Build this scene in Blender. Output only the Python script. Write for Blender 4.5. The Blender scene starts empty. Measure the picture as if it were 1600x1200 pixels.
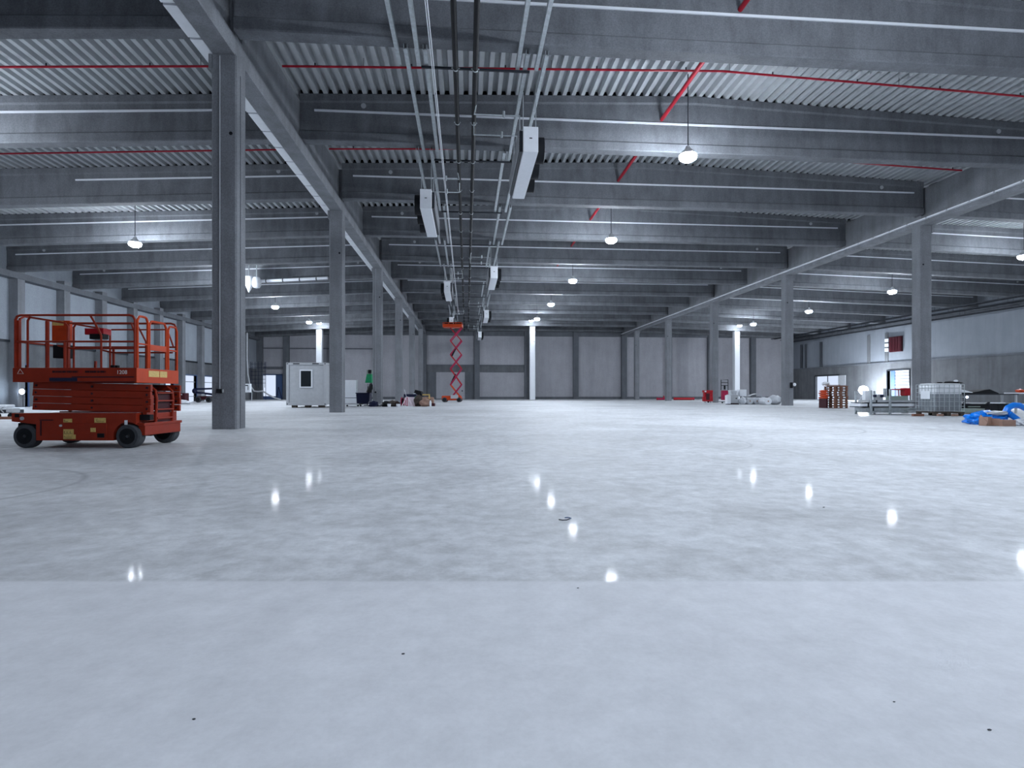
import bpy, bmesh, math, random
from mathutils import Vector, Matrix, noise as mnoise

C = bpy.context.scene.collection
random.seed(7)
TH = math.atan(71/880)          # yaw of the camera to the right of the hall's axis
CT, ST = math.cos(TH), math.sin(TH)
F, HZ, CH = 880.0, 614.0, 0.9   # focal length in px, horizon row, eye height

# ------------------------------------------------------------------ camera
cam = bpy.data.cameras.new('camera'); camo = bpy.data.objects.new('camera', cam); C.objects.link(camo)
cam.sensor_fit = 'HORIZONTAL'; cam.sensor_width = 36; cam.lens = 36*F/1600
cam.shift_y = (HZ-600)/1600; cam.clip_end = 400; cam.clip_start = 0.05
camo.location = (0, 0, CH); camo.rotation_euler = (math.pi/2, 0, -TH)
bpy.context.scene.camera = camo
# ------------------------------------------------------------------ world (overcast daylight outside) and exposure
w = bpy.data.worlds.new('overcast_sky'); bpy.context.scene.world = w; w.use_nodes = True
bg = w.node_tree.nodes['Background']
bg.inputs[0].default_value = (0.70, 0.80, 1.0, 1); bg.inputs[1].default_value = 1.0
vs = bpy.context.scene.view_settings
vs.view_transform = 'Standard'; vs.look = 'None'; vs.gamma = 1; vs.use_curve_mapping = False
vs.exposure = 0.0
LAMP_S = 740.0

# ------------------------------------------------------------------ materials
def nodes_of(name):
    m = bpy.data.materials.new(name); m.use_nodes = True
    return m, m.node_tree, m.node_tree.nodes['Principled BSDF']
def noise_node(nt, scale, detail=5, rough=.6, vec=None, stretch=None):
    n = nt.nodes.new('ShaderNodeTexNoise'); n.inputs['Scale'].default_value = scale
    n.inputs['Detail'].default_value = detail; n.inputs['Roughness'].default_value = rough
    tc = nt.nodes.new('ShaderNodeTexCoord'); src = tc.outputs['Object']
    if stretch:
        mp = nt.nodes.new('ShaderNodeMapping'); mp.inputs['Scale'].default_value = stretch
        nt.links.new(src, mp.inputs[0]); src = mp.outputs[0]
    nt.links.new(src, n.inputs['Vector'])
    return n
def ramp(nt, fac, stops):
    r = nt.nodes.new('ShaderNodeValToRGB'); e = r.color_ramp.elements
    while len(e) < len(stops): e.new(.5)
    for i, (p, c) in enumerate(stops): e[i].position = p; e[i].color = (*c, 1) if len(c) == 3 else c
    nt.links.new(fac, r.inputs[0]); return r
def mixc(nt, mode, fac, a, b):
    m = nt.nodes.new('ShaderNodeMix'); m.data_type = 'RGBA'; m.blend_type = mode
    if isinstance(fac, float): m.inputs[0].default_value = fac
    else: nt.links.new(fac, m.inputs[0])
    for k, v in ((6, a), (7, b)):
        if isinstance(v, tuple): m.inputs[k].default_value = (*v, 1)
        else: nt.links.new(v, m.inputs[k])
    return m.outputs[2]
def g3(v): return (v, v, v)
def plain(name, col, rough=.5, metal=0, var=.12, scale=6):
    m, nt, b = nodes_of(name)
    n = noise_node(nt, scale)
    r = ramp(nt, n.outputs[0], [(.3, g3(1-var)), (.7, g3(1.0))])
    c = mixc(nt, 'MULTIPLY', 1.0, tuple(col), r.outputs[0])
    nt.links.new(c, b.inputs['Base Color'])
    b.inputs['Roughness'].default_value = rough; b.inputs['Metallic'].default_value = metal; b.inputs['Specular IOR Level'].default_value = .25 if max(col) < .6 else .5
    return m
def concrete(name, col, stain=.35, rough=.85, axis='z'):
    m, nt, b = nodes_of(name)
    st = (.9, .9, .09) if axis == 'z' else (1.2, 1.2, .25)
    n1 = noise_node(nt, .7, 6, .65)
    n2 = noise_node(nt, 2.2, 4, .6, stretch=st)
    n3 = noise_node(nt, 26, 4, .75)
    r1 = ramp(nt, n1.outputs[0], [(.3, g3(1-stain)), (.7, g3(1.0))])
    r2 = ramp(nt, n2.outputs[0], [(.35, g3(1-stain*.7)), (.6, g3(1.0))])
    r3 = ramp(nt, n3.outputs[0], [(.32, g3(.68)), (.62, g3(1.0))])
    c = mixc(nt, 'MULTIPLY', 1.0, tuple(col), r1.outputs[0])
    c = mixc(nt, 'MULTIPLY', 1.0, c, r2.outputs[0])
    c = mixc(nt, 'MULTIPLY', 1.0, c, r3.outputs[0])
    nt.links.new(c, b.inputs['Base Color']); b.inputs['Roughness'].default_value = rough
    bp = nt.nodes.new('ShaderNodeBump'); bp.inputs['Strength'].default_value = .15; bp.inputs['Distance'].default_value = .01
    nt.links.new(n3.outputs[0], bp.inputs['Height']); nt.links.new(bp.outputs[0], b.inputs['Normal'])
    return m
def emissive(name, col, s):
    m, nt, b = nodes_of(name)
    b.inputs['Base Color'].default_value = (*col, 1)
    b.inputs['Emission Color'].default_value = (*col, 1); b.inputs['Emission Strength'].default_value = s
    return m
def glassy(name, col, rough=.1, trans=.7, alpha=1):
    m, nt, b = nodes_of(name)
    b.inputs['Base Color'].default_value = (*col, 1); b.inputs['Roughness'].default_value = rough
    b.inputs['Transmission Weight'].default_value = trans; b.inputs['Alpha'].default_value = alpha
    return m
def floor_material():
    m, nt, b = nodes_of('polished_screed')
    tc = nt.nodes.new('ShaderNodeTexCoord')
    n1 = noise_node(nt, .16, 7, .62, stretch=(1, 1.25, 1)); n1.inputs['Distortion'].default_value = .6
    n2 = noise_node(nt, .9, 7, .68, stretch=(1, 1, 1)); n2.inputs['Distortion'].default_value = .8
    n3 = noise_node(nt, 6, 7, .7); n4 = noise_node(nt, 45, 3, .7)
    r1 = ramp(nt, n1.outputs[0], [(.28, g3(.70)), (.70, g3(1.0))])
    r2 = ramp(nt, n2.outputs[0], [(.28, g3(.72)), (.68, g3(1.0))])
    r3 = ramp(nt, n3.outputs[0], [(.30, g3(.70)), (.64, g3(1.0))])
    r4 = ramp(nt, n4.outputs[0], [(.3, g3(.92)), (.6, g3(1.0))])
    c = mixc(nt, 'MULTIPLY', 1.0, (.89, .915, .955), r1.outputs[0])
    for r in (r2, r3, r4): c = mixc(nt, 'MULTIPLY', 1.0, c, r.outputs[0])
    # the slab nearer than the day joint was finished separately: paler, calmer and matt
    sep = nt.nodes.new('ShaderNodeSeparateXYZ'); nt.links.new(tc.outputs['Object'], sep.inputs[0])
    wob = nt.nodes.new('ShaderNodeMath'); wob.operation = 'MULTIPLY_ADD'
    nt.links.new(n3.outputs[0], wob.inputs[0]); wob.inputs[1].default_value = .05
    sk = nt.nodes.new('ShaderNodeMath'); sk.operation = 'MULTIPLY_ADD'; nt.links.new(sep.outputs[0], sk.inputs[0]); sk.inputs[1].default_value = .0805
    nt.links.new(sep.outputs[1], sk.inputs[2]); nt.links.new(sk.outputs[0], wob.inputs[2])
    mr = nt.nodes.new('ShaderNodeMapRange'); mr.inputs['From Min'].default_value = 2.71; mr.inputs['From Max'].default_value = 2.74
    nt.links.new(wob.outputs[0], mr.inputs['Value'])
    near = mixc(nt, 'MULTIPLY', 1.0, (.76, .775, .815), mixc(nt, 'MULTIPLY', .45, g3(1.0), r2.outputs[0]))
    near = mixc(nt, 'MULTIPLY', .6, near, r4.outputs[0]); near = mixc(nt, 'MULTIPLY', .45, near, r3.outputs[0])
    c = mixc(nt, 'MIX', mr.outputs[0], near, c)
    # dark curved tyre marks: thin rings
    def ring(cx, cy, rad, wd, ymin, amt, c):
        vm = nt.nodes.new('ShaderNodeVectorMath'); vm.operation = 'DISTANCE'; vm.inputs[1].default_value = (cx, cy, 0)
        nt.links.new(tc.outputs['Object'], vm.inputs[0])
        s = nt.nodes.new('ShaderNodeMath'); s.operation = 'SUBTRACT'; nt.links.new(vm.outputs['Value'], s.inputs[0]); s.inputs[1].default_value = rad
        a = nt.nodes.new('ShaderNodeMath'); a.operation = 'ABSOLUTE'; nt.links.new(s.outputs[0], a.inputs[0])
        m2 = nt.nodes.new('ShaderNodeMapRange'); m2.inputs['From Min'].default_value = 0; m2.inputs['From Max'].default_value = wd
        m2.inputs['To Min'].default_value = amt; m2.inputs['To Max'].default_value = 0; nt.links.new(a.outputs[0], m2.inputs['Value'])
        g = nt.nodes.new('ShaderNodeMapRange'); g.inputs['From Min'].default_value = ymin; g.inputs['From Max'].default_value = ymin+.6
        nt.links.new(sep.outputs[0], g.inputs['Value'])
        mu = nt.nodes.new('ShaderNodeMath'); mu.operation = 'MULTIPLY'; nt.links.new(m2.outputs[0], mu.inputs[0]); nt.links.new(g.outputs[0], mu.inputs[1])
        mu2 = nt.nodes.new('ShaderNodeMath'); mu2.operation = 'MULTIPLY'; nt.links.new(mu.outputs[0], mu2.inputs[0]); nt.links.new(r2.outputs[0], mu2.inputs[1])
        return mixc(nt, 'MIX', mu2.outputs[0], c, (.22, .23, .26))
    c = ring(-5.35, 5.6, 1.5, .05, -5.4, .5, c)
    c = ring(3.2, 10.2, 1.9, .04, 3.0, .4, c)
    c = ring(7.2, 14.0, 2.6, .05, 7.0, .4, c)
    nt.links.new(c, b.inputs['Base Color'])
    rr = nt.nodes.new('ShaderNodeMapRange'); rr.inputs['From Min'].default_value = .3; rr.inputs['From Max'].default_value = .7
    rr.inputs['To Min'].default_value = .5; rr.inputs['To Max'].default_value = .75
    nt.links.new(n2.outputs[0], rr.inputs['Value'])
    rm = nt.nodes.new('ShaderNodeMix'); rm.data_type = 'FLOAT'
    nt.links.new(mr.outputs[0], rm.inputs[0]); rm.inputs[2].default_value = .65; nt.links.new(rr.outputs[0], rm.inputs[3])
    nt.links.new(rm.outputs[0], b.inputs['Roughness']); b.inputs['Specular IOR Level'].default_value = .06; cw = nt.nodes.new('ShaderNodeMath'); cw.operation = 'MULTIPLY'; nt.links.new(mr.outputs[0], cw.inputs[0]); cw.inputs[1].default_value = .018; nt.links.new(cw.outputs[0], b.inputs['Coat Weight']); b.inputs['Coat Roughness'].default_value = .07
    bp = nt.nodes.new('ShaderNodeBump'); bp.inputs['Strength'].default_value = .12; bp.inputs['Distance'].default_value = .004
    nt.links.new(n3.outputs[0], bp.inputs['Height']); nt.links.new(bp.outputs[0], b.inputs['Normal'])
    return m

M = {}
M['floor'] = floor_material()
M['conc'] = concrete('precast_concrete', (.27, .285, .315), .30)
M['beam'] = concrete('beam_concrete', (.215, .23, .255), .34, axis='x')
M['conc_dark'] = concrete('dark_concrete', (.16, .175, .20), .25)
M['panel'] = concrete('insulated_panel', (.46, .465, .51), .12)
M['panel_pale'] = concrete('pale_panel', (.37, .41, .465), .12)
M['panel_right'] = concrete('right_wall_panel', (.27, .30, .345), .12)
M['plinth'] = concrete('lower_wall_concrete', (.17, .182, .20), .3)
M['deck'] = plain('galvanised_deck', (.47, .495, .52), .5, .1, .15, 2)
M['galv'] = plain('galvanised_steel', (.55, .60, .63), .4, .6, .3, 8)
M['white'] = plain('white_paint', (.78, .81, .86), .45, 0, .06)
M['offwhite'] = plain('off_white_paint', (.46, .48, .51), .5, 0, .12)
M['black'] = plain('black_rubber', (.006, .007, .010), .7, 0, .2)
M['tyre'] = plain('grey_tyre', (.065, .07, .08), .8, 0, .3, 20)
M['darkmetal'] = plain('dark_metal', (.035, .04, .05), .45, .4)
M['red_pipe'] = plain('red_pipe_paint', (.42, .012, .03), .4)
M['orange'] = plain('orange_lift_paint', (.31, .026, .008), .42, 0, .25, 5)
M['orange_b'] = plain('bright_orange_paint', (.56, .055, .008), .4, 0, .2, 5)
M['red'] = plain('red_paint', (.40, .008, .018), .4, 0, .2)
M['darkred'] = plain('dark_red_paint', (.055, .008, .014), .5, 0, .3)
M['magenta'] = plain('dark_pink_red', (.35, .01, .06), .5)
M['yellow'] = plain('yellow_sticker', (.75, .52, .16), .5, 0, .35, 60)
M['ink'] = plain('dark_ink', (.03, .012, .02), .6)
M['chalk'] = plain('white_lettering', (.8, .78, .75), .6)
M['wood'] = plain('pallet_wood', (.27, .13, .09), .8, 0, .45, 9)
M['card'] = plain('brown_cardboard', (.36, .23, .18), .8, 0, .2, 4)
M['brown'] = plain('brown_sacking', (.09, .075, .065), .9, 0, .4, 6)
M['blue'] = plain('blue_plastic_sheet', (.0, .22, .85), .28, 0, .25, 5)
M['bluebin'] = plain('dark_blue_plastic', (.012, .016, .05), .4)
M['green'] = plain('green_paint', (.01, .30, .12), .5, 0, .3)
M['greenish'] = plain('pale_green_board', (.30, .36, .33), .6)
M['pinkwhite'] = plain('pale_pink_foil', (.80, .68, .75), .4)
M['foil'] = plain('clear_wrapping_foil', (.62, .65, .70), .3, 0, .3, 4)
M['ibc'] = plain('milky_plastic', (.85, .88, .92), .35, 0, .1)
M['ibc_liquid'] = plain('milky_plastic_with_liquid', (.30, .33, .36), .35, 0, .2)
M['glass'] = plain('dark_glass', (.02, .025, .03), .15)
M['bluedoor'] = plain('blue_door_leaf', (.07, .12, .25), .5)
M['slat'] = plain('white_shutter_slat', (.72, .80, .92), .5)
M['lens'] = emissive('lamp_lens', (.82, .90, 1.0), LAMP_S)
M['lens_dim'] = emissive('dimmer_lamp_lens', (.82, .90, 1.0), LAMP_S*.3)
M['flood'] = emissive('floodlight_lens', (.85, .92, 1.0), 320)
M['led'] = emissive('work_light_lens', (.55, .60, 1.0), 60)
M['bluelamp'] = emissive('blue_white_lens', (.65, .80, 1.0), 150)

# ------------------------------------------------------------------ mesh builder
class MB:
    def __init__(s): s.bm = bmesh.new()
    def box(s, x0, x1, y0, y1, z0, z1):
        v = [s.bm.verts.new((x, y, z)) for x in (x0, x1) for y in (y0, y1) for z in (z0, z1)]
        for f in ((0,1,3,2),(4,6,7,5),(0,4,5,1),(2,3,7,6),(0,2,6,4),(1,5,7,3)): s.bm.faces.new([v[i] for i in f])
        return s
    def frame_of(s, p, q):
        p, q = Vector(p), Vector(q); d = (q-p).normalized()
        up = Vector((0,0,1)) if abs(d.z) < .95 else Vector((0,1,0))
        a = d.cross(up).normalized(); return p, q, a, d.cross(a).normalized()
    def bar(s, p, q, wd, ht):
        p, q, a, b = s.frame_of(p, q); vs_ = []
        for c in (p, q):
            for i, j in ((-1,-1),(1,-1),(1,1),(-1,1)): vs_.append(s.bm.verts.new(c+a*i*wd/2+b*j*ht/2))
        for f in ((0,1,2,3),(7,6,5,4),(0,4,5,1),(1,5,6,2),(2,6,7,3),(3,7,4,0)): s.bm.faces.new([vs_[i] for i in f])
        return s
    def tube(s, p, q, r, n=10, r2=None, cap=True):
        p, q, a, b = s.frame_of(p, q); r2 = r if r2 is None else r2; rings = []
        for c, rr in ((p, r), (q, r2)):
            rings.append([s.bm.verts.new(c+(a*math.cos(2*math.pi*i/n)+b*math.sin(2*math.pi*i/n))*rr) for i in range(n)])
        for i in range(n): s.bm.faces.new([rings[0][i], rings[0][(i+1)%n], rings[1][(i+1)%n], rings[1][i]])
        if cap: s.bm.faces.new(rings[0][::-1]); s.bm.faces.new(rings[1])
        return s
    def path(s, pts, r, n=8, cap=True):
        pts = [Vector(p) for p in pts]; rings = []; a = None
        for i, p in enumerate(pts):
            d = ((pts[min(i+1, len(pts)-1)]-p).normalized() + (p-pts[max(i-1, 0)]).normalized()).normalized()
            if a is None:
                up = Vector((0,0,1)) if abs(d.z) < .9 else Vector((0,1,0)); a = d.cross(up).normalized()
            a = (a - d*a.dot(d)).normalized(); b = d.cross(a)
            rings.append([s.bm.verts.new(p+(a*math.cos(2*math.pi*k/n)+b*math.sin(2*math.pi*k/n))*r) for k in range(n)])
        for u, v in zip(rings, rings[1:]):
            for k in range(n): s.bm.faces.new([u[k], u[(k+1)%n], v[(k+1)%n], v[k]])
        if cap: s.bm.faces.new(rings[0][::-1]); s.bm.faces.new(rings[-1])
        return s
    def loft(s, secs, closed=True, cap=True):
        rings = [[s.bm.verts.new(p) for p in sec] for sec in secs]; n = len(rings[0])
        for u, v in zip(rings, rings[1:]):
            for k in range(n if closed else n-1): s.bm.faces.new([u[k], u[(k+1)%n], v[(k+1)%n], v[k]])
        if cap and closed: s.bm.faces.new(rings[0][::-1]); s.bm.faces.new(rings[-1])
        return s
    def lathe(s, prof, c, axis='z', n=24):
        c = Vector(c); secs = []
        for r, h in prof:
            ring = []
            for k in range(n):
                a = 2*math.pi*k/n; u, v = r*math.cos(a), r*math.sin(a)
                ring.append(c + (Vector((u, v, h)) if axis == 'z' else Vector((u, h, v)) if axis == 'y' else Vector((h, u, v))))
            secs.append(ring)
        return s.loft(secs)
    def blob(s, c, r, amp=.2, freq=2.0, sub=3, seed=0, flat=None):
        g = bmesh.ops.create_icosphere(s.bm, subdivisions=sub, radius=1)
        for v in g['verts']:
            d = v.co.normalized(); k = 1+amp*(mnoise.noise(d*freq+Vector((seed*7.3, seed*3.1, 0)))+.5*mnoise.noise(d*freq*2.7+Vector((seed, 5, 1))))
            v.co = Vector((c[0]+d.x*r[0]*k, c[1]+d.y*r[1]*k, c[2]+d.z*r[2]*k))
            if flat is not None: v.co.z = max(v.co.z, flat)
        return s
    def build(s, name, mat, parent=None, smooth=False, bevel=0, double=None):
        bmesh.ops.recalc_face_normals(s.bm, faces=s.bm.faces)
        me = bpy.data.meshes.new(name); s.bm.to_mesh(me); s.bm.free()
        me.materials.append(M[mat] if isinstance(mat, str) else mat)
        if smooth:
            for p in me.polygons: p.use_smooth = True
            try: me.set_sharp_from_angle(angle=math.radians(40))
            except Exception: pass
        o = bpy.data.objects.new(name, me); C.objects.link(o)
        if parent: o.parent = parent
        if bevel:
            b = o.modifiers.new('bevel', 'BEVEL'); b.width = bevel; b.segments = 2; b.limit_method = 'ANGLE'
        return o
def tag(o, label, cat, group=None, kind=None):
    o['label'] = label; o['category'] = cat
    if group: o['group'] = group
    if kind: o['kind'] = kind
    return o
def empty(name, label, cat, loc, rz=0, group=None):
    o = bpy.data.objects.new(name, None); C.objects.link(o); o.location = loc; o.rotation_euler = (0, 0, rz)
    o.empty_display_size = .1
    return tag(o, label, cat, group)
def struct(name, mb, mat): o = mb.build(name, mat); o['kind'] = 'structure'; return o
def P(x, d):                                   # the floor point seen in column x at depth d
    r = (x-800)/F*d; return (d*ST+r*CT, d*CT-r*ST)
def zz(y, d): return CH+(HZ-y)/F*d
def Yof(x, X): s_ = (x-800)/F; return X*(CT-s_*ST)/(ST+s_*CT)
def here(name, label, cat, x, d, z=0, rz=0, group=None):
    p = P(x, d); return empty(name, label, cat, (p[0], p[1], z), -TH+rz, group)
def copy_tree(o, parent=None):
    c = o.copy(); C.objects.link(c); c.parent = parent
    for ch in [k for k in bpy.data.objects if k.parent == o and k is not c]: copy_tree(ch, c)
    return c
ORD = ['nearest', 'second', 'third', 'fourth', 'fifth', 'sixth', 'seventh', 'eighth', 'ninth', 'tenth', 'eleventh', 'twelfth', 'thirteenth']

# ------------------------------------------------------------------ the hall
XL, XR, WL, WR, YB, YF = -6.0, 23.0, -29.2, 49.0, -8.0, 81.6
Y0 = 14.8
def bot(X):
    return 9.8-.05*(XL-X) if X < XL else 9.8-.03*(X-XR) if X > XR else 9.8
def top(X):
    return 11.4-.05*(XL-X) if X < XL else 11.4-.03*(X-XR) if X > XR else 11.4+.035*min(X-XL, XR-X)
struct('floor', MB().box(WL-.3, WR+.3, YB, YF+.3, -.3, 0), 'floor')
# ceiling: trapezoidal decking, ribs along the hall
def deck():
    mb = MB(); prof = []; X = WL-.3
    while X < WR+.3:
        for dx, dz in ((0, 0), (.14, 0), (.18, .20), (.30, .20)): prof.append((X+dx, dz))
        X += .34
    prof = [(min(x, WR+.35), z) for x, z in prof]
    rings = []
    for y in (YB, YF+.3): rings.append([(x, y, top(x)+.005+z) for x, z in prof])
    mb.loft(rings, closed=False, cap=False)
    # insulation and roofing above the sheet
    up = [(WL-.3), XL, (XL+XR)/2, XR, WR+.35]
    secs = []
    for y in (YB, YF+.3): secs.append([(x, y, top(x)+.22) for x in up]+[(x, y, top(x)+.4) for x in reversed(up)])
    mb.loft(secs); return mb
struct('ceiling', deck(), 'deck')

# walls with their openings
def wall_along_y(name, X0, X1, z0, z1, mat, y0, y1, openings=()):
    mb = MB(); y = y0
    for a, b, h in sorted(openings):
        mb.box(X0, X1, y, a, z0, z1); mb.box(X0, X1, a, b, h, z1); y = b
    mb.box(X0, X1, y, y1, z0, z1); return struct(name, mb, mat)
opL = []
for xa, xb in ((25, 43), (258, 271), (288, 307), (319, 338)):
    a, b = sorted((Yof(xa, WL), Yof(xb, WL))); opL.append((a, b, 2.75))
wall_along_y('wall_left', WL-.3, WL, 0, 4.25, 'plinth', YB, YF, opL)
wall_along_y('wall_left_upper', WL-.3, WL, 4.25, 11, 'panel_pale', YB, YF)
opR = []
for xa, xb, h in ((1274, 1311, 3.2), (1387, 1421, 3.45)):
    a, b = sorted((Yof(xa, WR), Yof(xb, WR))); opR.append((a, b, h))
wall_along_y('wall_right', WR, WR+.3, 0, 4.4, 'plinth', YB, YF, opR)
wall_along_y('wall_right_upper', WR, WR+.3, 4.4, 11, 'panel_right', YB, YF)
# far wall
mb = MB(); px0, px1 = P(417, 81)[0], P(438, 81)[0]
mb.box(WL, px0, YF, YF+.3, .35, 12.2); mb.box(px0, px1, YF, YF+.3, 3.4, 12.2); mb.box(px1, WR, YF, YF+.3, .35, 12.2)
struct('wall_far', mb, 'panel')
mb = MB(); mb.box(WL, px0, YF-.06, YF+.3, 0, .35); mb.box(px1, WR, YF-.06, YF+.3, 0, .35)
struct('baseboard_far', mb, 'conc_dark')
# unseen wall behind the viewer; its opening is added to let in fill daylight
mb = MB(); mb.box(WL, -3, YB-.3, YB, 0, 12.2); mb.box(5, WR, YB-.3, YB, 0, 12.2); mb.box(-3, 5, YB-.3, YB, 4.5, 12.2)
struct('wall_back', mb, 'panel')

# far wall dressing: pilasters coloured dark for their shade, cross rails, big leaf
pilX = [-28.8, -25.2, -18.9, -12.6, -6.1, 1.5, 8.75, 15.9, 23.1, 29.9, 36.2, 42.8, 48.6]
for i, X in enumerate(pilX):
    o = MB().box(X-.38, X+.38, YF-.55, YF, 0, 10.9 if X > XL and X < XR else 10.2).build('wall_pilaster', 'conc_dark')
    tag(o, f'shade-darkened concrete pilaster on the far wall, {ORD[i]} from the left corner' if i else 'shade-darkened concrete pilaster on the far wall at its left corner', 'pilaster', 'pilasters of the far wall')
for i in range(len(pilX)-1):
    a, b = pilX[i]+.4, pilX[i+1]-.4
    o = MB().box(a, b, YF-.35, YF-.02, 9.15, 9.8).build('wall_rail', 'conc_dark')
    tag(o, f'dark horizontal rail high on the far wall, bay {["at the left corner","second","third","fourth","fifth","sixth","seventh","eighth","ninth","tenth","eleventh","at the right corner"][i]}'+(' from the left' if 0 < i < 11 else ''), 'rail', 'upper rails of the far wall')
for i, (a, b, z0, z1, lb) in enumerate(((-5.7, 1.1, 4.85, 4.98, 'behind the raised red lift'), (1.9, 8.35, 4.85, 4.98, 'in the bay right of the raised red lift'),
        (-18.5, -13, 7.1, 7.25, 'above the white site cabin'), (-29.2, -19.3, 7.1, 7.25, 'above the bluish lit doorway'), (-29.2, -19.3, 4.3, 4.6, 'lower, over the bluish lit doorway'))):
    o = MB().box(a, b, YF-.22, YF-.02, z0, z1).build('wall_ledge', 'conc_dark'); tag(o, f'thin dark ledge on the far wall {lb}', 'ledge', 'thin ledges of the far wall')
for a, b, z0, z1, lb in ((-5.7, 1.1, 3.9, 4.85, 'behind the raised red lift'), (1.9, 8.35, 3.9, 4.85, 'right of the raised red lift')):
    o = MB().box(a, b, YF-.12, YF-.02, z0, z1).build('lintel_panel', 'plinth'); tag(o, f'grey lintel panel across the far wall {lb}', 'panel', 'lintel panels of the far wall')
t = empty('sliding_gate', 'grey closed gate leaf in a dark recess behind the raised red lift', 'gate', (-2.3, YF-.1, 0))
MB().box(-3.4, -2.05, -.1, .06, 0, 3.9).build('recess_panel', 'conc_dark', t); MB().box(2.05, 3.4, -.1, .06, 0, 3.9).build('recess_panel', 'conc_dark', t)
MB().box(-2.05, 2.05, -.14, 0, .05, 3.88).build('leaf', 'panel', t, bevel=.03)
MB().box(1.6, 1.75, -.2, -.14, 1.1, 1.3).build('handle', 'darkmetal', t)
# upper side wall joints, pilasters and ledges
yy = 30.4; k = 0; YP = []
while yy < 80: YP.append(yy); yy += 4.2
NMS = ORD + [f'{a}' for a in ('fourteenth', 'fifteenth')]
for i, y in enumerate(YP):
    o = MB().box(WL, WL+.55, y-.3, y+.3, 0, 8.9).build('wall_pilaster', 'conc')
    tag(o, f'grey concrete pilaster on the left wall, {NMS[i]} counted from the viewer', 'pilaster', 'pilasters of the left wall')
    if i+1 < len(YP):
        o = MB().box(WL, WL+.1, y+.34, YP[i+1]-.32, 4.16, 4.3).build('wall_ledge', 'darkmetal')
        tag(o, f'dark ledge strip on the left wall, {NMS[i]} from the viewer', 'ledge', 'ledge strips of the left wall')
o = MB().box(WR-.14, WR, YB, YF, 4.32, 4.5).build('trim_1', 'conc_dark'); o['kind'] = 'structure'
for s, nm in ((1, 'left'), (-1, 'right')):
    X = WL if s == 1 else WR
    z = bot(X)
    o = MB().box(min(X, X+.6*s), max(X, X+.6*s), 14, YF, z-.42, z-.02).build('edge_girder', 'conc_dark')
    tag(o, f'dark concrete edge girder along the top of the {nm} wall under the roof beams', 'girder', 'edge girders')
for i, (x, wd, lb) in enumerate(((1254, .30, 'first of the close pair near the far corner'), (1261, .22, 'second of the close pair near the far corner'), (1285, .3, 'right of the close pair, above the bright doors'))):
    y = Yof(x, WR); o = MB().tube((WR-.2, y, 4.5), (WR-.2, y, 7.95), wd/2).build('downpipe', 'darkmetal')
    tag(o, f'dark downpipe on the upper right wall, {lb}', 'pipe', 'downpipes of the right wall')
for i, (x, lb) in enumerate(((1358, 'left of the dark red louvre'), (1386, 'close beside the dark red louvre'))):
    y = Yof(x, WR); o = MB().box(WR-.08, WR, y-.25, y+.25, 4.5, 7.95).build('panel_joint', 'plinth')
    tag(o, f'grey vertical joint strip on the upper right wall {lb}', 'strip', 'joint strips of the right wall')
for i, x in enumerate((1345, 1362, 1378, 1400, 1520, 1552)):
    pass

# columns
def square(X, Y, h, z, c=.035):
    return [(X-h+c, Y-h, z), (X+h-c, Y-h, z), (X+h, Y-h+c, z), (X+h, Y+h-c, z), (X+h-c, Y+h, z), (X-h+c, Y+h, z), (X-h, Y+h-c, z), (X-h, Y-h+c, z)]
def column(X, Y, label, group, H=9.3, inner=1, conduit=0, fork=True, h=.3, mat='conc'):
    t = empty('concrete_column', label, 'column', (X, Y, 0), 0, group)
    mb = MB().loft([square(0, 0, h, 0), square(0, 0, h, H)])
    mb.build('shaft', mat, t)
    if fork:
        MB().box(-.28, .28, -.3, -.12, H, 11.2).box(-.28, .28, .12, .3, H, 11.2).box(-.28, .28, -.12, .12, H, 9.8).build('fork_head', 'conc', t)
        MB().box(-.33*inner-.04, -.33*inner+.04, -.3, .3, H-.35, H).build('corbel', 'conc', t)
    MB().tube((h*.55*inner, -h-.005, H*.79), (h*.55*inner, -h+.02, H*.79), .045, 12).build('lifting_hole', 'black', t)
    if conduit:
        MB().tube((-.09, -h-.02, .98), (-.09, -h-.02, H-.05), .014, 8).build('conduit', 'offwhite', t)
        b = MB().box(-.16, -.03, -h-.07, -h, .9, 1.0).build('socket_box', 'black', t, bevel=.008)
        MB().box(-.02, .0, -h-.06, -h, .91, .99).build('socket_flap', 'offwhite', t)
    # shallow recessed drain channel edges
    MB().box(h-.002, h+.012, -.07, -.05, 0, H-.4).build('formwork_joint', 'conc_dark', t)
    return t
for i in range(6):
    column(XL, Y0+12*i, f'tall grey concrete column in the row right of the orange lift, {ORD[i]} from the viewer', 'columns of the left row', conduit=(i in (0, 2)), inner=1)
    if i >= 1 or True:
        if i == 0: continue
        column(XR, Y0+12*i, f'tall grey concrete column in the row left of the pallet stack, {ORD[i-1]} from the viewer', 'columns of the right row', inner=-1)
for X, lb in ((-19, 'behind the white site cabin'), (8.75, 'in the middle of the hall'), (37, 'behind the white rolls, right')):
    column(X, 74.8, f'slim concrete end column whitened as if lamp lit, {lb}', 'end columns before the far wall', H=bot(X)-.02, fork=False, h=.36, mat='white')  # white coat puts part of the lamplight into the colour of grey columns
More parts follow.
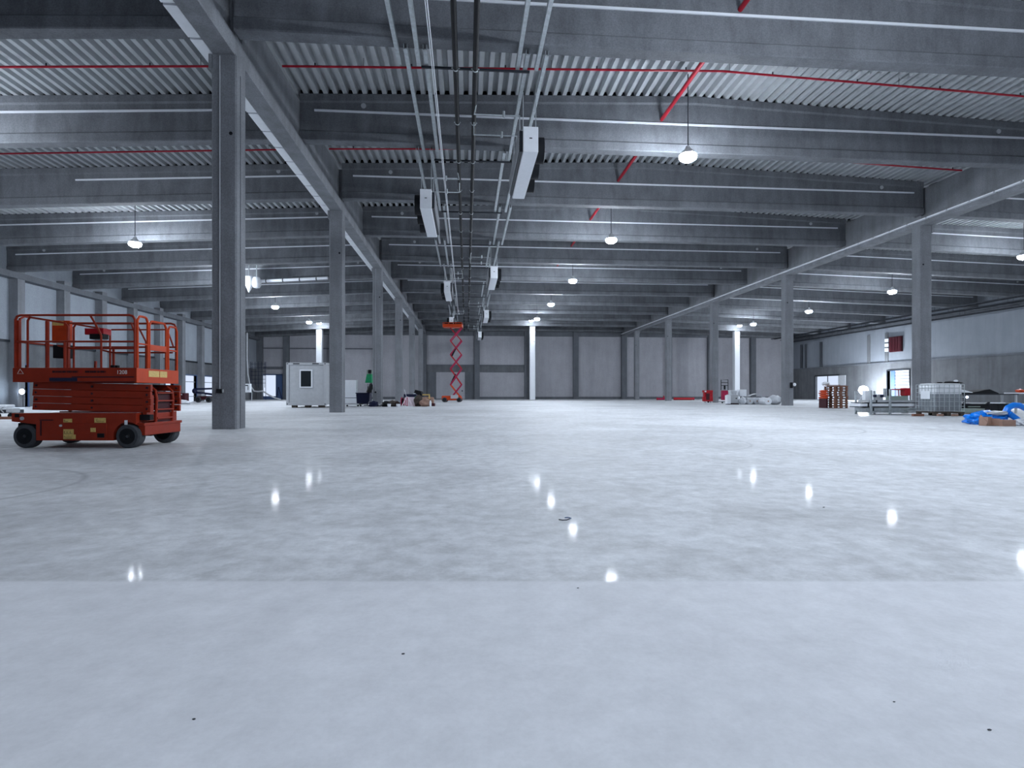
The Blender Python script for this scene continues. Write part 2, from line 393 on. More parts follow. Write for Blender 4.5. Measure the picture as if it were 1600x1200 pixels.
# surface boxes on the second right column
t = empty('isolator_switch', 'small dark switch with a white round knob on the column beside the white rolls', 'switch', (XR, 38.8-.3, 1.45))
MB().box(.02, .18, -.12, 0, -.2, .2).build('switch_box', 'black', t, bevel=.01)
MB().lathe([(.02, -.02), (.11, -.02), (.12, -.12), (.03, -.16)], (.3, 0, .05), 'y', 16).build('knob', 'white', t, smooth=True)
t = empty('downpipe', 'white vertical downpipe standing just right of the third left row column', 'pipe', (*P(596, 38.6), 0))
MB().tube((0, 0, .12), (0, 0, 9.2), .075, 12).build('pipe', 'white', t, smooth=True)
MB().tube((0, 0, 0), (0, 0, .14), .1, 12).build('foot', 'offwhite', t)

# girders between the columns, cable trays beside them
def girder(X, a, b, label, group):
    a += .3; b -= .3
    def sec(y):
        return [(X-.26, y, 9.3), (X+.26, y, 9.3), (X+.28, y, 9.33), (X+.28, y, 9.74), (X+.15, y, 9.78), (X+.15, y, 11.15),
                (X-.15, y, 11.15), (X-.15, y, 9.78), (X-.28, y, 9.74), (X-.28, y, 9.33)]
    o = MB().loft([sec(a), sec(b)]).build('girder', 'conc'); tag(o, label, 'girder', group)
for i in range(-1, 6):
    a, b = Y0+12*i, Y0+12*(i+1)
    if i == 5: b = YF
    girder(XL, a, b, f'concrete girder over the left column row, {ORD[i+1]} span from the viewer', 'girders of the left row')
    if i >= 0:
        girder(XR, a, b, f'concrete girder over the right column row, {ORD[i]} span from the viewer', 'girders of the right row')
for X, s, nm in ((XL, -1, 'left'), (XR, 1, 'right')):
    for i in range(-1, 6):
        mb = MB(); y = Y0+12*i+.45
        while y < min(Y0+12*(i+1)-.5, YF-1.2):
            mb.box(X-(.60 if s < 0 else .46), X-.31, y, y+1.12, 9.36 if s < 0 else 9.5, 9.43 if s < 0 else 9.56); y += 1.2
        if s == 1 and i < 0: continue
        o = mb.build('cable_tray', 'white'); tag(o, f'white cable tray beside the {nm} row girder, {ORD[i+1 if s<0 else i]} span from the viewer', 'cable tray', f'cable trays of the {nm} row')

# roof beams
def beam(Xa, Xb, Y, label, group, strip=None):
    t = empty('roof_beam', label, 'beam', (0, Y, 0), 0, group)
    xs = [Xa, Xb] if not (Xa < 8.5 < Xb) else [Xa, 8.5, Xb]
    secs = []
    for x in xs:
        b, tp = bot(x), top(x)
        secs.append([(x, -.2, b), (x, .2, b), (x, .22, b+.03), (x, .22, b+.30), (x, .165, b+.36), (x, .165, tp-.30), (x, .21, tp-.24), (x, .21, tp),
                     (x, -.21, tp), (x, -.21, tp-.24), (x, -.165, tp-.30), (x, -.165, b+.36), (x, -.22, b+.30), (x, -.22, b+.03)])
    MB().loft(secs).build('body', 'beam', t)
    sa, sb = strip if strip else (Xa+.5, Xb-.5)
    MB().loft([[(x, -.20, bot(x)+1.02), (x, -.165, bot(x)+1.02), (x, -.165, bot(x)+1.09), (x, -.20, bot(x)+1.09)] for x in (sa, sb)]).build('edge_strip', 'white', t)
    for x in (Xa+2.2, Xb-2.2): MB().tube((x, -.19, bot(x)+1.28), (x, -.15, bot(x)+1.28), .09, 14).build('end_plug', 'offwhite', t)
    MB().loft([[(x, -.08, top(x)+.0), (x, .08, top(x)+.0), (x, .08, top(x)+.20), (x, -.08, top(x)+.20)] for x in xs]).build('profile_filler', 'black', t)
for k in range(0, 12):
    Y = Y0-.3+6*k; n = ORD[k]
    e = .16 if k % 2 else .31
    if k == 11: Y = YF-.9
    beam(XL+e, XR-e, Y, f'long concrete roof beam over the middle bay, {n} from the viewer', 'roof beams of the middle bay')
    beam(WL+.05, XL-e, Y, f'concrete roof beam sloping down to the left wall, {n} from the viewer', 'roof beams of the left bay', strip=(-17.2, XL-.5) if k == 2 else None)
    if k >= 1: beam(XR+e, WR-.05, Y, f'concrete roof beam sloping down to the right wall, {ORD[k-1]} from the viewer', 'roof beams of the right bay')

# red sprinkler lines
mb = MB().tube((7.2, 8, 11.02), (7.2, YF-1, 11.02), .07, 10)
o = mb.build('sprinkler_main', 'red_pipe', smooth=True); tag(o, 'thick red sprinkler main running the length of the middle bay through the beams', 'pipe')
for k in range(-1, 11):
    Y = Y0+6*k+3.35; nm = ORD[k+1]
    for (a, b, bay) in ((XL+.25, XR-.3, 'middle'), (WL+.5, XL-.3, 'left'), (XR+.3, WR-.6, 'right')):
        if bay == 'right' and k < 1: continue
        if k < 0: continue
        t = empty('sprinkler_pipe', f'thin red sprinkler pipe across the {bay} bay, {ORD[k]} from the viewer', 'pipe', (0, Y, 0), 0, f'sprinkler pipes of the {bay} bay')
        xs = [a, 8.5, b] if bay == 'middle' else [a, b]
        MB().path([(x, 0, top(x)-.28) for x in xs], .035, 8).build('pipe', 'red_pipe', t, smooth=True)
        def series(name, x, step, build):
            first = None
            while x < b:
                if first is None: first = build(); o = first
                else: o = first.copy(); C.objects.link(o); o.parent = t
                o.location = (x, 0, top(x)); x += step
        series('sprinkler_head', a+1.0, 3, lambda: MB().tube((0, 0, -.26), (0, 0, -.17), .022, 6).build('sprinkler_head', 'darkmetal', t))
        series('hanger', a+2.5, 6, lambda: MB().tube((0, 0, -.26), (0, 0, .01), .008, 5).build('hanger', 'darkmetal', t))

# ------------------------------------------------------------------ high bay lamps
def make_lamp(x, y, z, label, group, lens='lens'):
    t = empty('high_bay_lamp', label, 'lamp', (x, y, z), 0, group)
    MB().lathe([(.02, .34), (.07, .32), (.09, .24), (.18, .15), (.27, .06), (.28, .02)], (0, 0, 0), 'z', 24).build('housing', 'offwhite', t, smooth=True)
    MB().lathe([(.28, .02), (.30, -.05), (.27, -.13), (.16, -.20), (.02, -.22)], (0, 0, 0), 'z', 24).build('lens', lens, t, smooth=True)
    MB().tube((0, 0, .33), (0, 0, top(x)-z+.19), .018, 8).build('suspension_rod', 'darkmetal', t)
    return t
LAMPS = {'middle': [(1075, 243, 19.4), (955, 374, 30.0), (895, 438, 40.9), (861, 475, 51.8), (839, 498, 62.0)],
         'left': [(211, 380, 29.1), (351, 443, 39.8), (430, 479, 50.5), (483, 503, 61.4)],
         'right': [(1600, 400, 32.3), (1474, 434, 37.8), (1394, 455, 43.2), (1264, 486, 53.6), (1177, 506, 63.6)]}
for nm, lst in LAMPS.items():
    if nm == 'right': lst = [lst[0], lst[2], lst[3], lst[4]]
    for i, (x, y, d_) in enumerate(lst):
        p = P(x, d_); make_lamp(p[0], p[1], zz(y, d_), f'bright round high bay lamp hanging in the {nm} bay, {ORD[i]} from the viewer', f'high bay lamps of the {nm} bay')
for X, ys_, Z, nm in ((7.7, (8.4, -2.4), 9.08, 'middle'), (-17.2, (18.4,), 8.65, 'left'), (32.8, (18.9, 8.2), 8.7, 'right')):
    for y, w_ in zip(ys_, ('just out of sight ahead', 'nearest behind that', 'furthest back')):
        make_lamp(X, y, Z, f'round lamp of the {nm} bay above the viewer, {w_}', f'high bay lamps of the {nm} bay')

for X, lb in ((-18.6, 'behind the white site cabin'), (8.4, 'in the middle of the hall'), (36.6, 'behind the white rolls')):
    make_lamp(X, 73.0, 10.4 if X > 0 and X < 20 else bot(X)+.6, f'lamp between the last roof beams before the end column {lb}', 'lamps before the end columns', 'lens_dim')

# ------------------------------------------------------------------ services in the middle: pipes, channels, air heaters
for X, nm in ((-.29, 'left'), (.23, 'right')):
    t = empty('insulated_pipe', f'black insulated heating pipe under the beams, {nm} one of the pair', 'pipe', (X, 0, 9.5), 0, 'black insulated pipe pair')
    MB().tube((0, 8, 0), (0, 78, 0), .068, 14).build('pipe', 'black', t, smooth=True)
    y = 12.0
    while y < 77:
        MB().tube((0, y-.02, 0), (0, y+.02, 0), .078, 14).box(-.11, .11, y-.012, y+.012, -.004, .02).build('pipe_clamp', 'galv', t, smooth=True); y += 3
t = empty('conduit_pair', 'thin bright twin conduit running between the left channels and the black pipes', 'conduit', (-.88, 0, 9.45))
for dx in (-.022, .022): MB().tube((dx, 8, 0), (dx, 60, 0), .013, 8).build('conduit', 'white', t, smooth=True)
for side, xs_odd, xs_even in (('left', (-1.77, -1.26), (-1.55, -1.06)), ('right', (1.37, 1.88), (1.58, 2.08))):
    for k in range(-1, 10):
        a, b = Y0+6*k-.35, Y0+6*(k+1)+.35
        for j, x in enumerate(xs_even if k % 2 == 0 else xs_odd):
            mb = MB().loft([[(x-.05, y, 9.62), (x+.05, y, 9.62), (x+.05, y, 9.76), (x+.036, y, 9.76), (x+.036, y, 9.635), (x-.036, y, 9.635), (x-.036, y, 9.76), (x-.05, y, 9.76)] for y in (a, b)])
            o = mb.build('steel_channel', 'galv')
            tag(o, f'galvanised channel under the beams {side} of the black pipes, {ORD[k+1]} span, {"outer" if (j == 0) == (side == "left") else "inner"} one', 'channel', 'galvanised channels under the beams')
for k in range(0, 11):
    Y = Y0+6*k+.36
    o = MB().box(-1.2, 1.7, Y-.025, Y+.025, 9.56, 9.615).build('cross_rail', 'darkmetal')
    tag(o, f'dark cross rail carrying the two black pipes, {ORD[k]} from the viewer', 'rail', 'cross rails under the beams')
def heater(cx, d0, side, label):
    Yc = (d0-cx*ST)/CT
    t = empty('air_heater', label, 'heater', (cx, Yc, 7.75), 0, 'suspended air heaters')
    L, W, H = 3.9, .43, .72
    b = MB().box(-W/2, W/2, 0, L, 0, H).build('casing', 'white', t, bevel=.015)
    MB().box(-.04, .04, -.006, .0, H*.52, H*.56).build('label_slot', 'black', b)
    s = 1 if side == 'right' else -1
    for i in range(3):
        yc = .75+i*1.2
        f = MB().lathe([(.31, 0), (.37, 0), (.37, .24*s), (.31, .24*s)], (s*W/2, yc, H*.5), 'x', 24).build('fan_ring', 'black', t, smooth=True)
        mb = MB().lathe([(.02, .0), (.1, .0), (.1, .12*s), (.02, .13*s)], (s*W/2, yc, H*.5), 'x', 14)
        for q in range(5):
            a = q*2*math.pi/5
            mb.bar((s*(W/2+.12), yc+.08*math.cos(a), H*.5+.08*math.sin(a)), (s*(W/2+.14), yc+.30*math.cos(a+.2), H*.5+.30*math.sin(a+.2)), .13, .012)
        for q in range(4): mb.lathe([(.08+.07*q, .235*s), (.09+.07*q, .235*s), (.09+.07*q, .245*s), (.08+.07*q, .245*s)], (s*W/2, yc, H*.5), 'x', 24)
        mb.build('fan', 'black', t)
    mb = MB().box(-s*(W/2+.09) if s > 0 else W/2, -s*W/2 if s > 0 else W/2+.09, .15, L-.15, .06, H-.06)
    g = mb.build('grille', 'darkmetal', t)
    mb = MB()
    for q in range(9): z = .1+q*.065; x = -s*(W/2+.11); mb.box(x-.01, x+.01, .15, L-.15, z, z+.02)
    mb.build('louvre_slats', 'offwhite', t)
    for y in (.35, L-.35):
        MB().box(-W/2-.02, W/2+.02, y-.02, y+.02, H, H+.04).tube((-W/2+.03, y, H), (-W/2+.03, y, 9.62-7.75), .012, 6).tube((W/2-.03, y, H), (W/2-.03, y, 9.62-7.75), .012, 6).build('bracket', 'galv', t)
    # branch pipes to the black mains with valve
    x1 = -cx+(.23 if s > 0 else -.29)
    for q, (y, zz_) in enumerate(((.9, 1.45), (1.9, 1.30))):
        mb = MB().path([(x1+(.0 if q else (.05*s)), y, 1.72), (x1, y, zz_), (-s*(W/2+.02), y, zz_), (-s*(W/2+.02), y, H-.1)], .022, 8)
        mb.tube((-s*(W/2+.5), y, zz_-.06), (-s*(W/2+.5), y, zz_+.12), .04, 8)
        mb.build('branch_pipe', 'galv', t, smooth=True)
    return t
for i, d in enumerate((16.0, 33.6, 51.4, 69.4)):
    heater(1.82 if i % 2 == 0 else 1.64, d, 'right', f'white boxy air heater with black fans, {ORD[i]} right of the black pipes')
for i, d in enumerate((20.9, 38.2, 56.2)):
    heater(-1.51 if i % 2 == 0 else -1.31, d, 'left', f'white boxy air heater with black fans, {ORD[i]} left of the black pipes')
# cable ladders along the right wall
for i, (X, z) in enumerate(((46.6, 9.0-.35), (45.2, 8.8), (47.8, 8.35))):
    t = empty('cable_ladder', f'dark cable ladder along the top of the right wall, {["middle one","innermost one","one nearest the wall"][i]}', 'cable ladder', (X, 0, z), 0, 'cable ladders of the right wall')
    MB().box(-.28, -.23, 20, 80, 0, .1).box(.23, .28, 20, 80, 0, .1).build('side_rails', 'darkmetal', t)
    mb = MB(); y = 20.4
    while y < 80: mb.box(-.23, .23, y-.02, y+.02, .02, .05); y += .8
    mb.build('rungs', 'darkmetal', t)
    mb = MB(); y = 20.8
    while y < 80: mb.tube((-.25, y, .1), (-.25, y, bot(X)-z), .012, 5).tube((.25, y, .1), (.25, y, bot(X)-z), .012, 5); y += 6
    mb.build('hanger_rods', 'darkmetal', t)
# white pipe and drain funnels in the left bay
dd = 42.0
t = empty('roof_drain_pipe', 'white horizontal roof drain pipe under the beams above the white site cabin', 'pipe', (*P(405, dd), zz(438.5, dd)-.05), -TH)
L_ = (512-405)/F*dd
MB().tube((0, 0, 0), (L_, 0, .25), .11, 12).build('pipe', 'white', t, smooth=True)
for q in range(5): MB().tube((.5+q*1.25, 0, .02+.05*q), (.56+q*1.25, 0, .02+.05*q), .14, 12).build('sleeve', 'darkmetal', t)
for x, y, r, lb in ((389, 441, .36, 'pointed white foil drain funnel hanging under the beams, left of two'), (401, 441, .32, 'rounded white foil drain funnel hanging under the beams, right of two')):
    t = empty('drain_funnel', lb, 'funnel', (*P(x, dd-.5), zz(y, dd)), 0, 'white drain funnels')
    if x == 389: MB().lathe([(.05, .35), (r, .3), (r*1.05, 0), (r*.9, -.2), (.02, -.85)], (0, 0, 0), 'z', 16).build('funnel', 'foil', t, smooth=True)
    else: MB().lathe([(.05, .3), (r*.7, .25), (r, 0), (r, -.3), (r*.7, -.5), (.02, -.55)], (0, 0, 0), 'z', 16).build('funnel', 'foil', t, smooth=True)
    MB().tube((0, 0, .25), (0, 0, top(-22)-zz(y, dd)+.3), .04, 8).build('stem', 'galv', t)

# ------------------------------------------------------------------ doors, shutters, louvre
for i, (a, b, h) in enumerate(opL):
    t = bpy.data.objects.new(f'door_{i+1}', None); C.objects.link(t); t['kind'] = 'structure'; t.location = (WL, (a+b)/2, 0)
    hw = (b-a)/2
    MB().box(-.25, .06, -hw-.1, -hw, 0, h+.1).box(-.25, .06, hw, hw+.1, 0, h+.1).box(-.25, .06, -hw, hw, h, h+.1).build('door_frame', 'bluedoor', t)
    mb = MB()
    for z in (.5, 2.05): mb.box(-.2, -.14, -hw, hw, z, z+.07)
    mb.build('crossbars', 'galv', t)
for i, (a, b, h) in enumerate(opR):
    t = bpy.data.objects.new(f'door_{i+5}', None); C.objects.link(t); t['kind'] = 'structure'; t.location = (WR, (a+b)/2, 0)
    hw = (b-a)/2
    MB().box(-.08, .25, -hw-.12, -hw, 0, h+.12).box(-.08, .25, hw, hw+.12, 0, h+.12).box(-.08, .25, -hw, hw, h, h+.15).build('door_frame', 'darkmetal', t)
    if i == 0:
        MB().box(.1, .16, -.05, .05, 0, h).build('mullion', 'darkmetal', t)
    else:
        mb = MB(); z = 1.5
        while z < h: mb.box(.1, .14, -hw, hw*.35, z, z+.22); z += .36
        mb.build('shutter_slats', 'slat', t); MB().box(.05, .12, hw*.35, hw*.75, 0, h).build('blue_leaf', 'bluedoor', t)
y0, y1 = sorted((Yof(1311, WR), Yof(1322, WR)))
o = MB().box(WR-.12, WR-.02, min(y0, y1), max(y0, y1), 0, 3.2).build('door_leaf', 'offwhite'); tag(o, 'pale grey door leaf slid open beside the bright right doorway', 'door leaf')
t = bpy.data.objects.new('door_7', None); C.objects.link(t); t['kind'] = 'structure'; t.location = ((px0+px1)/2, YF, 0); hw = (px1-px0)/2
MB().box(-hw-.9, -hw, -.15, .2, 0, 3.5).box(hw, hw+.9, -.15, .2, 0, 3.5).box(-hw-.9, hw+.9, -.15, .2, 3.4, 3.55).build('door_frame', 'bluedoor', t)
MB().box(-hw, hw, .05, .1, .0, .45).build('threshold_panel', 'bluedoor', t)
ya, yb = sorted((Yof(1392, WR), Yof(1411, WR))); zc = 6.4
t = empty('wall_louvre', 'dark red square ventilation louvre with white flaps, high on the right wall', 'louvre', (WR-.25, (ya+yb)/2, 5.6)); hw = (yb-ya)/2
MB().box(0, .25, -hw, hw, 0, 1.75).build('frame', 'darkred', t, bevel=.03)
mb = MB()
for q in range(4): mb.box(-.03, .0, -hw+.1+q*(2*hw-.2)/4, -hw+.1+(q+.75)*(2*hw-.2)/4, .1, 1.65)
mb.build('vertical_fins', 'darkred', t)
for q in range(3): MB().box(-.06, .2, hw+.02, hw+.6, .12+q*.55, .5+q*.55).build('flap', 'white', t)

# ------------------------------------------------------------------ orange scissor lift in front left
def text_mesh(body, size, mat, parent, loc, rot, name='lettering'):
    cu = bpy.data.curves.new('t', 'FONT'); cu.body = body; cu.size = size; cu.extrude = .001
    o = bpy.data.objects.new('t', cu); C.objects.link(o)
    bpy.context.view_layer.update()
    me = bpy.data.meshes.new_from_object(o.evaluated_get(bpy.context.evaluated_depsgraph_get()))
    bpy.data.objects.remove(o)
    me.materials.clear(); me.materials.append(M[mat]); n = bpy.data.objects.new(name, me); C.objects.link(n)
    n.parent = parent; n.location = loc; n.rotation_euler = rot; return n
def wheel(parent, x, y, r, wd, name='wheel'):
    o = MB().lathe([(r*.45, -wd/2), (r*.9, -wd/2), (r, -wd*.38), (r, wd*.38), (r*.9, wd/2), (r*.45, wd/2)], (x, y, r), 'y', 32).build(name, 'tyre', parent, smooth=True)
    MB().lathe([(.02, -wd*.48), (r*.2, -wd*.58), (r*.25, -wd*.52), (r*.66, -wd*.52), (r*.66, wd*.52), (.02, wd*.52)], (x, y, r), 'y', 24).build('hub', 'black', o, smooth=True)
    return o
S = .00194
def lift_front():
    d = 9.1; t = here('scissor_lift', 'orange scissor lift with lowered platform and guard rails, standing front left', 'scissor lift', 116.5, d+.05)
    X = lambda zx: (zx-617)*S
    Z = lambda zy: (1185-zy)*S
    W = 1.15
    # chassis side profile (x,z), extruded in y
    def prism(mb, pts, y0, y1): mb.loft([[(x, y0, z) for x, z in pts], [(x, y1, z) for x, z in pts]])
    mb = MB()
    body = [(X(285), Z(1120)), (X(285), Z(985)), (X(80), Z(960)), (X(80), Z(890)), (X(1125), Z(890)), (X(1125), Z(985))]
    arch = [(X(1055)+.235*math.cos(a), .19+.235*math.sin(a)) for a in [math.radians(v) for v in range(55, 186, 13)]]
    prism(mb, body+[(x, z) for x, z in arch]+[(X(1055)-.235, Z(1120))], .02, .16)
    prism(mb, body+[(x, z) for x, z in arch]+[(X(1055)-.235, Z(1120))], W-.16, W-.02)
    mb.box(X(90), X(1125), .16, W-.16, Z(985), Z(900)); mb.box(X(290), X(930), .16, W-.16, Z(1110), Z(985))
    ch = mb.build('chassis', 'orange', t, bevel=.006)
    MB().box(X(515), X(880), .012, .03, Z(1112), Z(975)).build('tray_door', 'orange', t, bevel=.004)
    MB().box(X(320), X(430), .008, .03, Z(952), Z(945)).box(X(325), X(332), .008, .03, Z(1080), Z(955)).build('tray_hinge', 'ink', t)
    MB().box(X(805), X(862), .004, .02, Z(1095), Z(1060)).box(X(112), X(145), .008, .03, Z(925), Z(898)).box(X(1130), X(1215), .1, .2, Z(952), Z(905)).build('vent', 'black', t)
    MB().lathe([(.01, -.02), (.028, -.02), (.03, .02), (.01, .02)], (X(172), .02, Z(935)), 'y', 16).build('reflector', 'offwhite', t, smooth=True)
    MB().lathe([(.008, -.02), (.018, -.02), (.018, .02), (.008, .02)], (X(498), .015, Z(995)), 'y', 12).build('key_switch', 'offwhite', t)
    # axle brackets
    MB().box(X(100), X(280), .1, .22, Z(1000), Z(975)).box(X(160), X(200), .12, W-.12, .17, Z(985)).bar((X(105), .1, Z(1000)), (X(285), .1, Z(1035)), .03, .02).build('front_axle', 'black', t)
    wheel(t, X(180), .12, .195, .17); wheel(t, X(1055), .10, .195, .19)
    wheel(t, X(180), W-.12, .195, .17); wheel(t, X(1055), W-.10, .195, .19)
    # drive end bumper and ladder
    mb = MB().box(X(1125), X(1180), .08, W-.08, Z(1080), Z(990)).box(X(1125), X(1185), .05, W-.05, Z(998), Z(975)).box(X(1125), X(1160), .2, .95, Z(960), Z(895))
    mb.build('end_plate', 'orange', t, bevel=.005)
    for y in (.42, .72): pass
    mb = MB()
    for y in (.40, .86): mb.path([(X(1165), y, Z(990)), (X(1175), y, Z(770)), (X(1165), y, Z(700)), (X(1120), y, Z(665))], .022, 8)
    for z in (720, 790, 865, 940): mb.bar((X(1172), .40, Z(z)), (X(1172), .86, Z(z)), .05, .022)
    mb.build('access_ladder', 'orange', t)
    MB().box(X(1150), X(1158), .42, .84, Z(985), Z(730)).build('ladder_backing', 'darkred', t)
    MB().box(X(1140), X(1175), .14, .32, Z(960), Z(740)).build('cylinder_cover', 'orange', t)
    # scissor stack: flat arms both sides
    for s_, y in ((0, .14), (1, W-.20)):
        for q in range(4):
            z0 = Z(872-q*60); tilt = .05
            p = [(X(200), z0-.012+tilt*.55), (X(206), z0+.098+tilt*.55), (X(1205), z0+.098-tilt*.35), (X(1205), z0-.012-tilt*.35)]
            mb = MB(); prism(mb, p, y+.012*(q % 2), y+.05+.012*(q % 2)); a = mb.build('scissor_arm', 'orange', t, bevel=.004)
            mb = MB()
            for zx in (232, 708, 1175): mb.tube((X(zx), y-.005, z0+.045+tilt*(.55-.9*(zx-200)/1000)), (X(zx), y+.06, z0+.045+tilt*(.55-.9*(zx-200)/1000)), .018, 12)
            mb.build('pivot', 'ink', a)
    for q in range(4): MB().box(X(225), X(1010), .2, W-.25, Z(872-q*60)+.03, Z(872-q*60)+.05).build('cross_tubes', 'ink', t)
    MB().tube((X(350), .55, Z(860)), (X(1050), .55, Z(680)), .05, 14).build('hydraulic_cylinder', 'orange', t, smooth=True)
    # platform
    pz0, pz1 = Z(630), Z(510)
    MB().box(X(98), X(1135), .0, .03, pz0, pz1).box(X(98), X(1135), W-.03, W, pz0, pz1).box(X(98), X(98)+.03, .03, W-.03, pz0, pz1).build('platform_side', 'orange', t, bevel=.004)
    MB().box(X(1135)-.03, X(1135)+.004, .0, W, pz0-.01, pz1-.005).build('end_toe_board', 'orange_b', t, bevel=.004)
    MB().box(X(128), X(1105), .03, W-.03, pz0+.02, pz0+.06).build('platform_deck', 'darkmetal', t)
    MB().box(X(595), X(1115), -.006, .002, Z(592), Z(583)).box(X(410), X(1120), -.004, .002, Z(628), Z(624)).build('slot', 'ink', t)
    MB().box(X(410), X(640), -.012, .002, Z(622), Z(594)).build('name_plate', 'bluebin', t)
    mb = MB(); rnd = random.Random(3)
    def scribble(xa, xb, z0, z1):
        x = xa
        while x < xb:
            wl = .011+rnd.random()*.006
            mb.box(x, x+.004, -.004, .001, z0, z1)
            for zq in ((z0, z0+.004), (z1-.004, z1), ((z0+z1)/2-.002, (z0+z1)/2+.002)):
                if rnd.random() < .75: mb.box(x, x+wl-.003, -.004, .001, *zq)
            if rnd.random() < .7: mb.box(x+wl-.006, x+wl-.002, -.004, .001, z0, z1)
            x += wl+.002
    scribble(X(432), X(648), Z(552), Z(535)); scribble(X(706), X(880), Z(552), Z(535))
    mb.build('company_lettering', 'ink', t)
    text_mesh('Z', .06, 'red', t, (X(660), -.002, Z(553)), (math.pi/2, 0, 0), 'company_mark')
    text_mesh('1208', .088, 'chalk', t, (X(968), -.002, Z(562)), (math.pi/2, 0, 0), 'fleet_number')
    mb = MB().box(X(520), X(592), .006, .012, Z(968), Z(938)).box(X(780), X(874), .006, .013, Z(970), Z(930)).box(X(520), X(605), .006, .012, Z(1108), Z(1025)).box(X(605), X(622), .006, .012, Z(1108), Z(1070)).box(X(748), X(790), .004, .012, Z(1048), Z(1014))
    mb.build('warning_sticker', 'yellow', t)
    mb = MB()
    for a, b_, c_, e_ in ((800, 862, 962, 938), (530, 560, 960, 945), (528, 548, 1062, 1040), (552, 572, 1062, 1040), (578, 596, 1062, 1040), (530, 590, 1092, 1082), (530, 598, 1103, 1099)):
        mb.box(X(a), X(b_), .002, .0065, Z(c_), Z(c_)+.004); mb.box(X(a), X(a)+.004, .002, .0065, Z(c_), Z(e_))
    mb.build('sticker_print', 'ink', t)
    MB().box(X(1030), X(1054), .012, .02, Z(988), Z(950)).build('white_sticker', 'white', t)
    MB().box(X(1135)+.004, X(1135)+.009, .30, .58, Z(582), Z(528)).box(X(1135)+.004, X(1135)+.009, .60, .80, Z(582), Z(528)).build('end_sticker', 'yellow', t)
    # triangle sign
    mb = MB(); a_, b_, c_ = (X(140), Z(560)), (X(190), Z(560)), (X(162), Z(520))
    for p, q in ((a_, b_), (b_, c_), (c_, a_)): mb.bar((p[0], -.003, p[1]), (q[0], -.003, q[1]), .004, .004)
    mb.build('triangle_mark', 'chalk', t)
    # guard rails
    R = .019
    def rail(pts, r=R, name='guard_rail', mat='orange'): MB().path(pts, r, 8).build(name, mat, t, smooth=True)
    zt, zm = Z(68), Z(290); zb = pz1
    xl, xr_ = X(115), X(1118)
    for y in (.015, W-.015):
        rail([(xl, y, zb), (xl, y, zt-.08), (xl+.03, y, zt-.02), (xl+.09, y, zt), (xr_-.09, y, zt), (xr_-.03, y, zt-.02), (xr_, y, zt-.08), (xr_, y, zb)])
        rail([(xl, y, zm), (xr_, y, zm)], .016)
    for y in (.015, W-.015):
        rail([(X(835), y, zb), (X(835), y, Z(240)), (X(790), y, Z(150)), (X(745), y, Z(72))], .016)
        rail([(X(530), y, zb), (X(530), y, zm)], .022)
    # left end rails
    rail([(xl, .1, zb), (xl, .1, zt-.05), (xl, .18, zt), (xl, W-.18, zt), (xl, W-.1, zt-.05), (xl, W-.1, zb)])
    rail([(xl, .02, zm), (xl, W-.02, zm)], .016)
    MB().box(xl-.02, xl+.05, .02, .06, zb, Z(110)).build('end_post', 'orange', t, bevel=.006)
    # extension deck rails just inside
    for y in (.09, W-.09):
        rail([(X(185), y, zb), (X(185), y, Z(110)), (X(205), y, Z(80)), (X(500), y, Z(130)), (X(525), y, Z(160)), (X(525), y, zb)], .017, 'extension_rail')
        rail([(X(540), y, Z(130)), (X(1060), y, Z(130)), (X(1115), y, Z(285))], .015, 'extension_rail')
        rail([(X(440), y, Z(320)), (X(560), y, Z(345)), (X(1110), y, Z(345))], .015, 'extension_rail')
    rail([(X(262), .3, zb), (X(262), .3, Z(100))], .03, 'control_post'); rail([(X(430), .34, zb), (X(430), .34, Z(120))], .02, 'control_post')
    # end gate rails on the right end face
    xe = X(1135)-.01
    def arch(y0, y1, z, r=.02):
        rail([(xe, y0, zb), (xe, y0, z-.07), (xe, y0+.04, z-.01), (xe, y0+.08, z), (xe, y1-.08, z), (xe, y1-.04, z-.01), (xe, y1, z-.07), (xe, y1, zb)], r, 'gate_rail', 'orange_b')
    arch(.04, .30, Z(72)); arch(.34, .80, Z(95)); arch(.86, 1.12, Z(110))
    rail([(xe, .04, Z(305)), (xe, .34, Z(305))], .014, 'gate_rail', 'orange_b'); rail([(xe, .86, Z(330)), (xe, 1.12, Z(330))], .014, 'gate_rail', 'orange_b')
    MB().box(xe-.012, xe+.012, .36, .79, Z(350), Z(300)).build('gate_bar', 'orange_b', t, bevel=.004)
    # document box, black box, control box
    MB().box(X(283), X(440), .34, .40, Z(285), Z(92)).build('document_panel', 'orange_b', t, bevel=.006)
    MB().box(X(290), X(385), .335, .342, Z(135), Z(98)).build('panel_sticker', 'yellow', t)
    MB().box(X(308), X(436), .30, .42, Z(420), Z(305)).build('battery_box', 'black', t, bevel=.01)
    cb = MB().box(X(505), X(670), .5, .7, Z(205), Z(150)).build('control_box', 'red', t, bevel=.008)
    MB().box(X(560), X(680), .47, .6, Z(245), Z(200)).build('control_panel', 'black', cb); MB().tube((X(590), .55, Z(200)), (X(600), .54, Z(155)), .012, 8).build('joystick', 'black', cb)
    MB().bar((X(600), .5, zb), (X(603), .5, Z(440)), .03, .03).build('toe_post', 'orange', t)
    MB().box(X(770), X(800), .4, .46, zb, Z(478)).box(X(812), X(830), .4, .46, zb, Z(480)).build('small_box', 'black', t)
    return t
lift_front()

